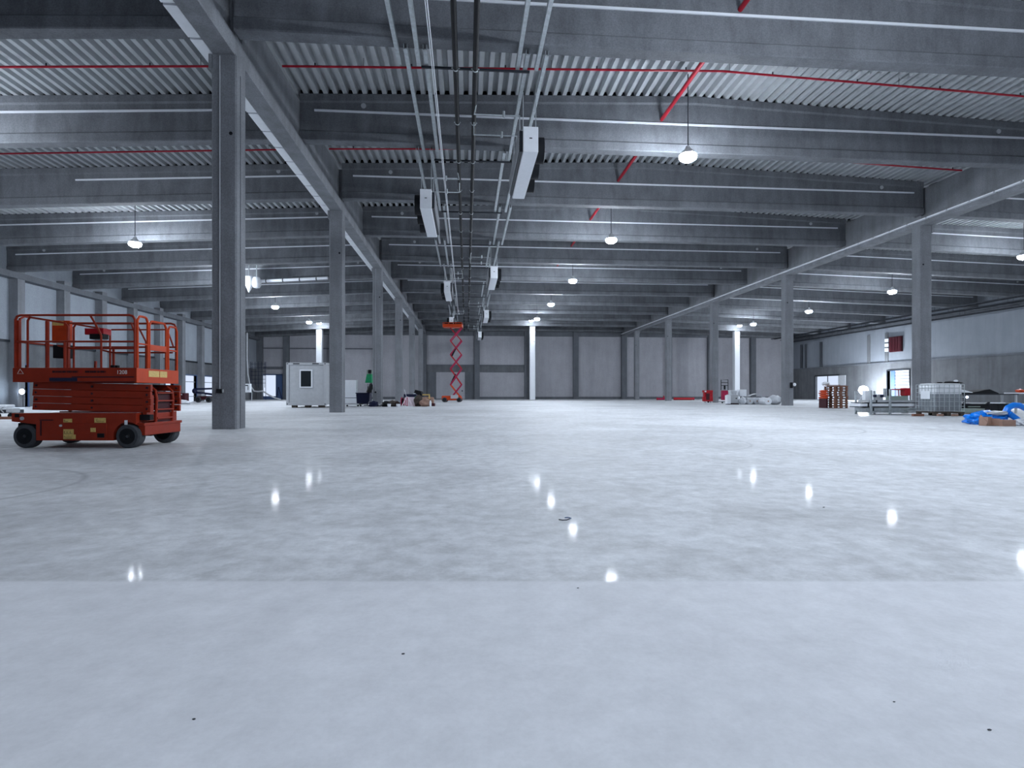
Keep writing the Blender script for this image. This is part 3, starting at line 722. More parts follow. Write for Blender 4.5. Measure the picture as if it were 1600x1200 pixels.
# ------------------------------------------------------------------ raised red scissor lift far off
def lift_far():
    d = 54.6; t = here('scissor_lift', 'red and orange scissor lift raised high under the ceiling pipes, far off', 'scissor lift', 706, d)
    k = d/F; X = lambda x: (x-706)*k; Z = lambda y: zz(y, d)
    MB().box(X(690), X(720), 0, 1.1, .18, .62).build('chassis', 'orange_b', t, bevel=.06)
    MB().box(X(704), X(716), -.05, 0, .35, .7).build('hydraulic_unit', 'offwhite', t, bevel=.05)
    for x in (X(694.5), X(717)):
        for y in (.05, 1.05): wheel(t, x, y, .24, .2)
    MB().box(X(691.5), X(722), 0, 1.15, Z(511), Z(506)).build('platform', 'orange_b', t, bevel=.03)
    mb = MB()
    for x in (X(692), X(701), X(712), X(721.5)):
        for y in (.02, 1.13): mb.tube((x, y, Z(506)), (x, y, Z(504)), .03, 6)
    for y in (.02, 1.13): mb.tube((X(692), y, Z(504)), (X(721.5), y, Z(504)), .03, 6)
    mb.build('folded_rails', 'orange_b', t)
    ys = [623, 601, 576, 554, 532, 511.5]; xl, xr_ = 703, 720.5
    for y in (.12, .92):
        for i in range(5):
            a, b = Z(ys[i]), Z(ys[i+1])
            MB().bar((X(xl), y, a), (X(xr_), y, b), .07, .09).build('scissor_arm', 'magenta', t)
            MB().bar((X(xr_), y+.1, a), (X(xl), y+.1, b), .07, .09).build('scissor_arm', 'red' if i else 'orange_b', t)
    MB().tube((X(704.5), .5, Z(598)), (X(711), .5, Z(584)), .08, 10).tube((X(705), .5, Z(556)), (X(711), .5, Z(544)), .08, 10).build('lift_cylinder', 'black', t)
    for x in (X(699), X(717)):
        MB().box(x-.45, x+.45, .3, .9, Z(504), Z(500.5)).build('folded_material', 'black', t) if False else None
    return t
lift_far()
for x, lb in ((701, 'left'), (715, 'right')):
    t = here('tool_crate', f'black tool crate on the raised red lift platform, {lb} one', 'crate', x, 55.0, zz(505.5, 54.6)+.0, 0, 'tool crates on the raised lift')
    MB().box(-.4, .4, 0, .45, .0, .14).build('box', 'black', t, bevel=.03); MB().box(-.42, .42, -.02, .47, .14, .18).build('lid', 'darkmetal', t)

# ------------------------------------------------------------------ white site cabin
d = 34.4; t = here('site_cabin', 'white site office cabin with one dark window behind the second left column', 'cabin', 447, d)
k = d/F; Wc = 2.45; z0, z1 = .14, zz(566.5, d)
MB().box(.06, Wc-.06, .06, 2.9, z0+.05, z1-.05).build('wall_panel', 'offwhite', t)
mb = MB()
for x in (0, Wc-.16):
    for y in (0, 2.8): mb.box(x, x+.16, y, y+.16, z0, z1)
mb.box(.16, Wc-.16, 0, .12, z0, z0+.16).box(.16, Wc-.16, 0, .12, z1-.14, z1).box(0, .1, .16, 2.8, z0, z0+.16).box(0, .1, .16, 2.8, z1-.14, z1).box(Wc-.1, Wc, .16, 2.8, z1-.14, z1).box(.1, Wc-.1, .1, 2.9, z1-.06, z1-.02)
mb.build('steel_frame', 'offwhite', t, bevel=.01)
for x0_ in (.42, 1.6): MB().box(x0_, x0_+.4, -.004, .02, z1-.1, z1-.04).build('lifting_pocket', 'black', t)
for x0_, zq in ((.05, z1-.1), (.05, z0+.05), (Wc-.1, z1-.1), (Wc-.1, z0+.05)): MB().box(x0_, x0_+.06, -.004, .02, zq, zq+.06).build('corner_hole', 'black', t)
w_ = MB().box(.82, 1.6, .0, .08, zz(606, d), zz(577.5, d)).build('window_frame', 'white', t, bevel=.01)
MB().box(.90, 1.52, -.008, .05, zz(604, d), zz(579.5, d)).build('pane', 'glass', w_)
mb = MB()
for x in (.3, 1.1, 2.0): mb.box(x, x+.3, .1, .3, 0, z0); mb.box(x, x+.3, 2.5, 2.7, 0, z0)
mb.build('support_block', 'brown', t)

# ------------------------------------------------------------------ things around the third left column
d = 40.
t = here('folding_partition', 'white panel board standing between the cabin column and the dark blue bin', 'board', 541, d+1.2, .12)
MB().box(-.2, .78, 0, .08, .45, 1.72).build('panel', 'white', t, bevel=.02); MB().box(-.2, .78, 0, .1, .0, .40).build('lower_panel', 'white', t, bevel=.02)
MB().box(-.22, -.18, -.1, .2, -.12, 1.74).box(.76, .80, -.1, .2, -.12, 1.74).build('frame_post', 'galv', t)
t = here('flat_trolley', 'flat trolley with a white edge on the floor in front of the white panel board', 'trolley', 548, 37)
MB().box(-.55, .6, 0, .9, .12, .2).build('deck', 'black', t, bevel=.01); MB().box(-.5, .55, -.03, 0, .13, .19).build('edge_strip', 'white', t)
for x in (-.45, .45):
    for y in (.1, .75): MB().lathe([(.01, -.02), (.055, -.02), (.055, .02), (.01, .02)], (x, y, .055), 'y', 12).build('castor', 'darkmetal', t)
t = here('wheeled_bin', 'dark blue wheeled plastic bin left of the third left row column', 'bin', 567, 39)
MB().loft([[(-.42, 0, .12), (.42, 0, .12), (.42, .6, .12), (-.42, .6, .12)], [(-.47, -.05, .85), (.47, -.05, .85), (.47, .65, .85), (-.47, .65, .85)]]).build('body', 'bluebin', t, bevel=.03)
MB().box(-.5, .5, -.08, .68, .85, .92).build('lid', 'bluebin', t, bevel=.02); MB().bar((.3, .3, .9), (.5, .5, 1.5), .14, .3).build('open_flap', 'black', t)
for x in (-.35, .35): MB().lathe([(.01, -.03), (.08, -.03), (.08, .03), (.01, .03)], (x, .05, .08), 'y', 14).build('wheel', 'black', t, smooth=True)
t = here('plaster_mixer', 'green standing machine with a black top, leaning against the third left row column', 'machine', 575, 40.2)
MB().loft([[(-.22, 0, 1.62), (.26, 0, 1.62), (.26, .3, 1.62), (-.22, .3, 1.62)], [(-.1, 0, 2.25), (.26, 0, 2.25), (.26, .3, 2.25), (-.1, .3, 2.25)]]).build('hopper', 'green', t, bevel=.03)
MB().box(-.12, .28, .02, .28, 2.25, 2.55).build('head', 'greenish', t, bevel=.03); MB().box(.02, .24, -.08, .02, 2.3, 2.55).build('motor', 'black', t, bevel=.03)
MB().box(-.22, .12, -.02, .3, 1.54, 1.62).build('tray', 'offwhite', t)
MB().tube((-.05, .15, .05), (-.05, .15, 1.56), .035, 8).tube((.2, .15, .05), (.2, .15, 1.62), .05, 8).box(-.3, .35, 0, .5, 0, .06).build('stand', 'darkmetal', t)
MB().path([(.0, -.03, 1.5), (.08, -.08, 1.2), (.02, -.1, .8), (.1, -.1, .3), (.0, -.15, .08)], .025, 8).build('hose', 'offwhite', t, smooth=True)
t = here('junction_box', 'dark socket cluster with a yellow tag on the third left row column', 'socket box', 587.5, 38.25, zz(607, 38.2))
MB().box(-.12, .1, 0, .1, -.2, .2).build('housing', 'black', t, bevel=.02); MB().box(-.02, .1, -.01, .02, .2, .28).build('tag', 'yellow', t)
for q in range(2): MB().box(-.1, .08, -.02, .01, -.12+q*.18, -.02+q*.18).build('socket', 'darkmetal', t)
# rubbish row
rnd = random.Random(11)
def sack(x, d_, rx, ry, rz, mat, label, seed, cat='sack', z=0, name='rubbish_sack'):
    t = here(name, label, cat, x, d_, z); MB().blob((0, 0, rz*.8), (rx, ry, rz), .35, 1.9, 3, seed, 0.0).build('bag', mat, t, smooth=True)
    MB().blob((rx*.1, 0, rz*1.75), (rx*.12, rx*.12, rz*.18), .2, 3, 2, seed).build('knot', mat, t, smooth=True); return t
sack(583, 37, .34, .3, .2, 'bluebin', 'black rubbish sack at the foot of the third left row column', 1)
sack(612, 37.5, .55, .4, .22, 'brown', 'low grey brown sack pile right of the white downpipe', 2)
sack(603, 36.8, .28, .25, .2, 'black', 'small black sack just right of the white downpipe', 3)
sack(654, 38, .3, .3, .42, 'brown', 'tall grey brown sack under the black hood, right of the striped barrier', 4)
sack(664, 37.4, .34, .3, .3, 'card', 'light brown sack at the right end of the rubbish row', 5)
for i, (x, d_, L, a, mt, lb) in enumerate(((617, 38.5, .8, .1, 'white', 'white plastic pipe lying on the low sacks right of the downpipe'), (605, 38.2, .5, .25, 'white', 'short white pipe lying above the small black sack'),
        (590, 37.2, .4, .5, 'offwhite', 'pale pipe stub leaning at the foot of the third left row column'))):
    t = here('pipe_offcut', lb, 'pipe', x, d_, (.08, .15, .02)[i])
    MB().tube((-L/2, 0, 0), (L/2, .2, a*.3), .035, 10, cap=False).tube((-L/2, 0, 0), (L/2, .2, a*.3), .028, 10, cap=False).build('pipe', mt, t, smooth=True)
    MB().tube((L/2-.05, .19, a*.27), (L/2+.03, .2, a*.3), .045, 10, cap=False).build('socket_end', mt, t, smooth=True)
for i, (x, lb) in enumerate(((608, 'left of the two'), (622, 'between the sacks and the striped barrier'))):
    t = here('paint_bucket', f'small white bucket in the rubbish row, {lb}', 'bucket', x, 36.2)
    MB().lathe([(.09, 0), (.12, .2), (.125, .2), (.10, .01)], (0, 0, 0), 'z', 18).build('pail', 'white', t, smooth=True)
    MB().path([(-.12, 0, .18), (-.08, 0, .26), (0, 0, .3), (.08, 0, .26), (.12, 0, .18)], .006, 6).build('handle', 'darkmetal', t)
t = here('striped_barrier', 'red and white striped barrier trestle with pale legs in the rubbish row', 'barrier', 636, 36.4)
MB().bar((.04, -.02, .66), (.36, .0, .0), .07, .05).bar((-.02, -.02, .66), (-.36, 0, .0), .05, .05).build('leg', 'pinkwhite', t)
MB().box(-.38, .42, -.04, .02, .0, .05).build('foot_bar', 'white', t)
mb = MB(); mr_ = MB()
for q in range(6):
    (mb if q % 2 else mr_).box(-.22+q*.05+.01*q*0, -.17+q*.05, .0, .03, .10+.0*q, .56)
pl = mr_.build('board', 'magenta', t); mb.build('white_stripes', 'pinkwhite', pl)
MB().bar((-.02, -.05, .64), (-.16, -.05, 1.12), .02, .03).build('leaning_stick', 'white', t)
t = here('cable_drum', 'dark red cable drum beside the striped barrier', 'drum', 632, 37.2)
MB().lathe([(.05, -.2), (.3, -.2), (.3, -.15), (.15, -.15), (.15, .15), (.3, .15), (.3, .2), (.05, .2)], (0, 0, .31), 'x', 20).build('spool', 'magenta', t, smooth=True)
MB().lathe([(.155, -.14), (.24, -.14), (.24, .14), (.155, .14)], (0, 0, .31), 'x', 20).build('wound_cable', 'black', t, smooth=True)
t = here('storage_crate', 'pinkish grey crate with a dark lid behind the striped barrier', 'crate', 641, 38.8)
MB().box(-.35, .35, 0, .5, 0, .62).build('box', 'pinkwhite', t, bevel=.02); MB().box(-.45, .42, -.03, .53, .62, .82).build('lid', 'bluebin', t, bevel=.02); MB().box(.32, .43, -.05, -.02, .5, .68).build('catch', 'green', t)
t = here('hooded_machine', 'black tilted hood machine standing above the grey brown sacks', 'machine', 651, 39)
MB().loft([[(-.2, 0, .9), (.4, 0, .62), (.45, .4, .62), (-.15, .4, .9)], [(-.12, 0, 1.12), (.3, 0, 1.02), (.38, .4, 1.0), (-.1, .4, 1.12)]]).build('hood', 'black', t, bevel=.03)
MB().box(-.02, .35, .05, .35, 0, .7).build('body', 'brown', t, bevel=.03); MB().blob((-.15, 0, .78), (.1, .08, .12), .3, 2, 2, 3).build('rag', 'foil', t, smooth=True)
t = here('cement_mixer_barrel', 'brown horizontal barrel on a low frame at the right end of the rubbish row', 'barrel', 667, 38.2)
MB().lathe([(.1, -.42), (.24, -.40), (.27, -.1), (.27, .2), (.24, .42), (.1, .44)], (0, .3, .36), 'x', 20).build('barrel', 'card', t, smooth=True)
MB().box(-.3, .5, .1, .5, 0, .08).box(.25, .5, .05, .55, .08, .2).build('frame', 'darkred', t); MB().box(.12, .2, 0, .08, .5, .82).box(-.3, .2, 0, .08, .74, .82).build('handle', 'yellow', t)
t = here('white_canister', 'white upright canister at the right end of the barrel in the rubbish row', 'canister', 672.5, 37.2, .16)
MB().lathe([(.07, 0), (.075, .3), (.04, .36), (.04, .42)], (0, 0, -.16), 'z', 14).build('body', 'white', t, smooth=True); MB().lathe([(.045, .42), (.045, .46), (.01, .46)], (0, 0, -.16), 'z', 12).build('cap', 'ink', t)

# ------------------------------------------------------------------ left: clutter seen past the lift and the first column
d = 53.
t = here('boom_lift', 'dark blue folded boom lift standing before the left wall doors', 'lift', 318, d)
k = d/F
MB().bar((-.85, 0, zz(608, d)), (1.3, 0, zz(607, d)), .3, .16).build('boom', 'bluebin', t); MB().bar((-.75, .1, zz(613, d)), (1.2, .1, zz(617, d)), .3, .18).build('lower_boom', 'bluebin', t)
MB().blob((-.85, 0, zz(611, d)), (.22, .2, .26), .1, 2, 2, 1).build('knuckle', 'bluebin', t, smooth=True)
MB().box(-.65, .6, 0, 1.2, .25, .6).build('chassis', 'darkred', t, bevel=.05); MB().box(-.2, .15, -.05, .2, .6, .85).build('engine_cover', 'offwhite', t, bevel=.03)
for x in (-.5, .5, ): wheel(t, x, 0, .28, .22)
wheel(t, 1.1, .2, .3, .22)
t = here('pallet_truck', 'dark red low pallet truck behind the right end of the orange lift', 'truck', 278, 47)
MB().box(-.7, .6, 0, .6, .12, .9).build('body', 'darkred', t, bevel=.06); MB().box(.0, .35, -.01, .0, .72, .82).build('nameplate', 'offwhite', t)
for x in (-.5, .45): wheel(t, x, .05, .14, .1)
sack(283, 46, .8, .5, .18, 'white', 'white crumpled sheet on the floor beside the dark red pallet truck', 8, 'sheet', 0, 'plastic_sheet')
t = here('hand_truck', 'grey small machine with a white cover at the left picture edge behind the lift', 'machine', 6, 20)
MB().box(-.3, .28, 0, .5, .18, .3).build('base', 'darkmetal', t); MB().box(-.35, .06, 0, .4, .38, .48).build('cover', 'white', t, bevel=.03)
MB().bar((-.25, 0, .2), (-.02, 0, .4), .03, .03).bar((0, 0, .2), (-.2, 0, .4), .03, .03).build('crossed_legs', 'offwhite', t)
MB().box(.08, .33, -.02, .3, .2, .36).build('motor', 'offwhite', t, bevel=.03)
for x in (-.25, .2): MB().lathe([(.01, -.03), (.09, -.03), (.09, .03), (.01, .03)], (x, .05, .09), 'y', 14).build('wheel', 'black', t, smooth=True)
t = here('wooden_beam', 'short reddish timber piece on the floor left of the lift', 'timber', 8, 19.2)
MB().box(-.4, .38, 0, .12, 0, .09).build('piece', 'wood', t, bevel=.01)
t = here('work_light', 'bright bluish work light shining in the gap left of the lift stack', 'work light', 34, 36, zz(612, 36))
MB().lathe([(.02, 0), (.18, .0), (.2, .08), (.05, .16)], (0, .02, 0), 'y', 18).build('housing', 'darkmetal', t); MB().lathe([(.01, -.03), (.16, -.01), (.17, .02)], (0, 0, 0), 'y', 18).build('lens', 'bluelamp', t)
MB().tube((0, .1, 0), (0, .1, -zz(612, 36)+.02), .02, 8).build('stand', 'darkmetal', t); MB().box(-.3, .3, -.1, .3, -zz(612, 36), -zz(612, 36)+.03).build('foot', 'darkmetal', t)
t = here('distribution_board', 'white power distribution cabinet on a stand right of the first left column', 'cabinet', 386, 58)
MB().box(-.40, .34, 0, .3, .95, 1.85).build('cabinet', 'white', t, bevel=.03); MB().box(-.2, .12, -.02, 0, 1.62, 1.72).box(.08, .14, -.02, 0, 1.2, 1.6).build('socket_row', 'darkmetal', t)
MB().path([(-.4, .1, .0), (-.4, .1, .95)], .03).path([(.42, .1, .12), (.45, .1, .3), (.45, .1, 1.0)], .03).path([(-.4, .1, .1), (.42, .1, .12)], .03).build('tube_stand', 'galv', t)
t = here('scaffold_grid', 'tall grid of thin dark bars beside the bluish far doorway', 'grid', 402, 74)
mb = MB()
for q in range(5): mb.tube((-.7+q*.42, 0, 1.6+.3*(q % 2)), (-.7+q*.42, 0, 5.0), .03, 6)
for q in range(6): mb.tube((-.9, 0, 2.2+q*.5), (1.1, 0, 2.2+q*.5), .025, 6)
for q in (-.9, 1.1): mb.tube((q, 0, 0), (q, 0, 5.0), .035, 6)
mb.build('bars', 'bluebin', t)
t = here('hanging_hose', 'pale flexible hose curving down from above to the bright floor', 'hose', 386, 68)
zt_ = zz(520, 68)
MB().path([(0, 0, zt_), (0, 0, zz(560, 68)), (.1, 0, zz(585, 68)), (.35, 0, zz(602, 68)), (.85, 0, zz(611, 68)), (1.35, 0, zz(612, 68)), (1.9, 0, zz(611, 68)), (2.6, 0, zz(617, 68)), (3.4, 0, zz(622, 68)), (4.1, 0, .08)], .09, 8).build('hose', 'offwhite', t, smooth=True)
MB().tube((-.0, 0, zt_), (-.0, 0, 9.2), .03, 6).build('suspension', 'darkmetal', t)
t = here('step_ladder', 'dark blue step ladder standing in front of the bluish far doorway', 'ladder', 436, 76)
mb = MB().bar((-.35, 0, 0), (-.1, 0, 1.7), .09, .06).bar((.4, 0, 0), (-.05, 0, 1.7), .09, .06)
mb.build('side_rail', 'bluebin', t); mb = MB()
for q in range(4): mb.box(-.3+.06*q, -.05, -.03, .03, .3+q*.35, .34+q*.35)
mb.build('steps', 'bluebin', t)

# ------------------------------------------------------------------ right: red things and white rolls by the columns
t = here('pipe_bundle', 'long bright red pipe lying on the floor before the far wall', 'pipe', 1066, 71)
MB().tube((-1.1, 0, .17), (1.4, 0, .17), .15, 14).build('pipe', 'red', t, smooth=True); MB().tube((1.4, 0, .17), (1.5, 0, .17), .17, 14).build('flange', 'magenta', t); MB().box(-1.0, 1.2, -.05, .3, 0, .04).build('bearer', 'wood', t)
t = here('pipe_bundle', 'shorter dark red pipe lying left of the fourth right row column', 'pipe', 1036, 71)
MB().tube((-.7, 0, .15), (.75, 0, .15), .14, 14).build('pipe', 'magenta', t, smooth=True); MB().tube((.1, 0, .15), (.1, 0, .55), .07, 10).build('branch', 'red', t); MB().tube((-.8, 0, .15), (-.7, 0, .15), .17, 14).build('flange', 'red', t)
t = here('tool_trolley', 'red tool trolley with an open tray beside a right row column', 'trolley', 1107, 52)
MB().box(-.42, .42, 0, .5, .12, .55).box(-.35, .42, .05, .5, .55, .95).box(-.42, .42, 0, .5, .95, 1.15).build('body', 'red', t, bevel=.03)
MB().box(-.22, .1, -.02, .01, .25, .85).build('open_tray', 'darkred', t); MB().box(-.36, -.2, -.02, .01, .98, 1.1).build('white_label', 'white', t)
for x in (-.3, .0, .32): MB().lathe([(.01, -.04), (.09, -.04), (.09, .04), (.01, .04)], (x, .05, .09), 'y', 14).build('wheel', 'offwhite' if x else 'black', t, smooth=True)
t = here('push_cart', 'dark pink red cart with a black tube handle right of the red tool trolley', 'cart', 1134, 49)
MB().box(-.24, .22, 0, .5, .28, 1.12).build('panel', 'magenta', t, bevel=.03); MB().box(-.4, .3, -.05, .6, .10, .16).build('deck', 'darkmetal', t)
MB().path([(.2, 0, 1.1), (.2, 0, 2.05), (-.4, 0, 2.05), (-.4, 0, 1.15)], .03, 8).path([(.2, 0, 1.8), (-.4, 0, 1.8)], .025, 8).path([(.2, 0, 1.55), (-.4, 0, 1.55)], .025, 8).build('handle', 'black', t)
MB().box(-.16, -.03, -.03, .05, 1.2, 1.55).build('bottle_holder', 'black', t)
for x in (-.3, .22): MB().lathe([(.01, -.03), (.07, -.03), (.07, .03), (.01, .03)], (x, .0, .07), 'y', 14).build('castor', 'black', t, smooth=True)
d = 44.
def rollthing(x, d_, r, L, ang, mat, label, z=0, name='insulation_roll'):
    t = here(name, label, 'roll', x, d_, z, ang, 'white rolls beside the second right column')
    MB().lathe([(r*.2, 0), (r*.96, 0), (r, .03), (r, L-.03), (r*.96, L), (r*.2, L)], (0, 0, r), 'y', 28).build('wound_sheet', mat, t, smooth=True)
    MB().lathe([(r*.12, -.012), (r*.2, -.012), (r*.2, .1), (r*.12, .1)], (0, 0, r), 'y', 16).build('core', 'card', t, smooth=True)
    MB().lathe([(.005, -.006), (r*.12, -.006), (r*.12, .05), (.005, .05)], (0, 0, r), 'y', 16).build('core_hole', 'black', t)
    return t
t = here('white_crate', 'grey white box crate with a dark round hole at the left end of the rolls', 'crate', 1148, d, .05)
MB().box(-.35, .3, 0, .8, .05, .72).build('box', 'offwhite', t, bevel=.02); MB().lathe([(.005, -.01), (.05, -.01), (.05, .02), (.005, .02)], (.12, 0, .42), 'y', 14).build('hole', 'black', t)
MB().box(-.4, .35, .05, .75, -.05, .05).build('pallet_feet', 'ink', t)
t = here('plastic_tub', 'pale clear plastic tub on top of the grey white crate', 'tub', 1147.5, d, .77); MB().loft([[(-.2, .1, 0), (.2, .1, 0), (.2, .6, 0), (-.2, .6, 0)], [(-.24, .07, .3), (.26, .07, .3), (.26, .64, .3), (-.24, .64, .3)]]).build('tub', 'foil', t); MB().box(-.26, .28, .05, .66, .3, .34).build('rim', 'white', t)
t = here('white_panel_box', 'bright white upright box in front of the push cart, leftmost by the rolls', 'box', 1139.5, d-.5, 0)
MB().box(-.15, .12, 0, .5, .05, .72).build('box', 'white', t, bevel=.02); MB().box(-.12, .1, .05, .45, 0, .05).build('foot', 'ink', t)
sack(1160, d, .27, .3, .33, 'foil', 'foil wrapped crumpled bale right of the grey white crate', 21, 'bale', 0, 'foil_bale')
t = here('white_carton', 'white carton standing on the foil wrapped bale', 'carton', 1161, d+.3, .63); MB().box(-.28, .28, 0, .5, 0, .54).build('box', 'white', t, bevel=.015); MB().box(-.03, .03, -.003, .5, .535, .545).build('tape', 'offwhite', t)
rollthing(1172, d, .27, 1.4, 0, 'foil', 'white roll showing its round end, left one of the front pair')
rollthing(1183, d+.1, .27, 1.4, 0, 'foil', 'white roll showing its round end, right one of the front pair')
rollthing(1193.5, d+.3, .26, 1.5, 0, 'white', 'bright white roll in the middle of the row beside the column')
rollthing(1200.5, d-1.2, .27, 1.2, 0, 'white', 'bright white roll with a dark core, nearest of the rolls')
t = here('foil_bale', 'long foil wrapped bale with loose corners beside the second right row column', 'bale', 1218, d-1.2); MB().blob((-.1, .6, .34), (.50, .5, .40), .18, 2.4, 3, 5, 0).build('bale', 'foil', t, smooth=True); MB().lathe([(.2, 0), (.42, .0), (.42, .05), (.2, .05)], (.45, .1, .42), 'x', 20).build('rim', 'white', t, smooth=True)
t = here('foil_sheet', 'pale sheet draped over the white rolls', 'sheet', 1184, d+1.5, .62)
MB().loft([[(-.7+.2*q, yy_, .22*math.sin(q*.55)+.02*math.sin(q*2.3)) for q in range(8)]+[(-.7+.2*q, yy_, .22*math.sin(q*.55)+.02*math.sin(q*2.3)-.02) for q in range(7, -1, -1)] for yy_ in (-.1, .5)]).build('sheet', 'offwhite', t, smooth=True)

# ------------------------------------------------------------------ pallet stack
EW, ED, EH = .8, 1.15, .144
t0 = None; d = 33.; p0 = P(1304, d)
lbs = ['bottom', 'second from the bottom', 'third from the bottom', 'fourth from the bottom', 'fifth from the bottom', 'fourth from the top', 'third from the top', 'second from the top', 'topmost']
for i in range(9):
    lb = f'wooden pallet in the tall stack, {lbs[i]}'
    if i == 0:
        t0 = here('wooden_pallet', lb, 'pallet', 1304, d, 0, 0, 'pallets of the tall stack')
        for x in (0, .335, .67): MB().box(x, x+.13, 0, ED, 0, .02).build('bottom_board', 'wood', t0)
        for x in (0, .335, .67):
            for y in (0, ED/2-.07, ED-.14): MB().box(x+.025, x+.105, y, y+.12, .02, .10).build('block', 'wood', t0)
        for y in (0, ED/2-.06, ED-.12): MB().box(0, EW, y, y+.12, .10, .12).build('stringer_board', 'wood', t0)
        for q in range(5): MB().box(q*.167, q*.167+.125, 0, ED, .12, .142).build('deck_board', 'wood', t0)
    else:
        c = copy_tree(t0); c['label'] = lb; c.location = (p0[0]+rnd.uniform(-.01, .01), p0[1]+rnd.uniform(-.02, .02), i*EH); c.rotation_euler = (0, 0, -TH+rnd.uniform(-.012, .012))
for i, (a, z) in enumerate(((.02, 0), (-.06, .03), (.05, .06))):
    t = here('loose_board', f'loose plank lying crooked on top of the tall pallet stack, {["lowest","middle","topmost"][i]} one', 'plank', 1304, d, 9*EH+z, a, 'loose planks on the pallet stack')
    MB().bar((-.25, .3+.2*i, .01), (1.0-.1*i, .35+.2*i, .015), .14, .022).build('plank', 'wood', t)
t = here('white_bundle', 'white crumpled bundle on the left corner of the pallet stack', 'bundle', 1290, d+.9, 9*EH+.07); MB().blob((0, 0, .08), (.2, .2, .12), .4, 2.4, 3, 2, 0).build('cloth', 'white', t, smooth=True); MB().blob((.14, -.03, .05), (.1, .08, .06), .3, 2, 2, 5, 0).build('loose_end', 'white', t, smooth=True)
t = here('safety_net', 'orange folded safety net hanging at the left side of the pallet stack', 'net', 1286.5, d+.75, 0)
mb = MB()
for q in range(4): mb.blob((.0+.02*(q % 2), .0, .62+q*.13), (.10, .5, .08), .3, 2.5, 2, q)
mb.build('folds', 'orange_b', t, smooth=True); MB().box(-.05, .05, -.4, .4, .0, .56).build('post', 'darkred', t)

# ------------------------------------------------------------------ floodlight by the right wall
d = 65.5; zf = zz(613, d)
t = here('floodlight', 'glaring white floodlight on a tripod in front of the right wall', 'floodlight', 1351, d)
MB().box(-.15, .15, .1, .34, zf-.42, zf-.24).build('housing', 'darkmetal', t, bevel=.02)
MB().lathe([(.02, -.5), (.28, -.42), (.43, -.25), (.5, 0), (.43, .25), (.28, .42), (.02, .5)], (0, .22, zf+.25), 'z', 24).build('globe', 'flood', t, smooth=True)
mb = MB()
for a in range(3): mb.tube((0, .25, zf-.36), (.45*math.cos(a*2.09+.5), .25+.45*math.sin(a*2.09+.5), .02), .02, 8)
mb.build('tripod', 'darkmetal', t)

# ------------------------------------------------------------------ stillage with metal sheets
d = 23.3; k = d/F; X = lambda x: (x-1391)*k; Z = lambda y: zz(y, d)
t = here('steel_stillage', 'grey steel stillage frame with two upright posts before the floodlight', 'stillage', 1391, d)
for x in (X(1361), X(1391)):
    MB().box(x-.035, x+.035, -.03, .04, 0, Z(610 if x < -.5 else 608)).build('post', 'galv', t, bevel=.006)
    MB().box(x-.035, x+.035, 1.0, 1.07, 0, Z(611)).build('post', 'galv', t, bevel=.006)
MB().box(X(1358), X(1436), .04, .1, .08, .14).box(X(1358), X(1436), .9, .96, .08, .14).box(X(1361)-.03, X(1361)+.03, .04, 1.0, .08, .14).box(X(1391)-.03, X(1391)+.03, .04, 1.0, .08, .14).build('base_rails', 'galv', t)
for i, (xa, xb, z0_, z1_, mt, lb) in enumerate(((1352, 1434, .15, .28, 'galv', 'lowest'), (1343, 1430, .30, .33, 'darkmetal', 'second from the bottom'), (1344, 1428, .34, .46, 'white', 'thick white middle'), (1345, 1434, .47, .50, 'darkmetal', 'dark upper'), (1357, 1432, .51, .60, 'offwhite', 'topmost'))):
    t = here('panel_stack', f'{lb} layer of long metal panels on the steel stillage', 'panels', 1391, d+.12, z0_, 0, 'panel layers on the steel stillage')
    MB().box(X(xa), X(xb), 0, .72, 0, z1_-z0_).build('panel', mt, t, bevel=.006)
    MB().box(X(xa)+.3, X(xa)+.36, -.008, .73, -.004 if i else 0, z1_-z0_+.004).build('strap', 'darkmetal', t)
for x, y0_, y1_, wd, mt, lb in ((1356, 610, 629, .22, 'white', 'white carton at the left end of the stillage load'), (1368, 611, 616, .1, 'bluebin', 'small dark blue box in the middle of the stillage load'),
        (1379, 611, 616, .11, 'bluebin', 'small dark blue box right of the white carton on the stillage load'), (1376, 615, 626, .2, 'offwhite', 'grey carton in the middle of the stillage load'),
        (1384, 609, 626, .10, 'galv', 'upright grey tin beside the second stillage post'), (1405, 617, 625, .75, 'greenish', 'grey green flat carton at the right of the stillage load')):
    t = here('load_box', lb, 'box', x, d+.35+.02*(x % 7), .60+(.0 if y0_ > 612 or wd > .15 else .12)); hh = max(.1, (y1_-y0_)*k*.8)
    MB().box(-wd/2, wd/2, 0, min(.3, wd), 0, hh).build('box', mt, t, bevel=.008); MB().box(-wd/2-.004, wd/2+.004, -.004, min(.3, wd)+.004, hh-.02, hh+.004).build('lid', mt, t)
t = here('red_bench_saw', 'red machine top on a dark stand behind the stillage load', 'machine', 1414, d+1.9)
MB().box(-.42, .1, 0, .3, 1.03, 1.08).build('table', 'red', t); MB().box(-.02, .22, -.05, .3, .78, 1.12).build('body', 'red', t, bevel=.03)
MB().box(.0, .18, .05, .25, .0, .78).build('stand', 'black', t); MB().bar((-.22, .1, 1.03), (-.2, .1, .7), .03, .03).build('crank', 'magenta', t); MB().box(-.5, .1, .0, .35, .64, .68).build('shelf', 'black', t)

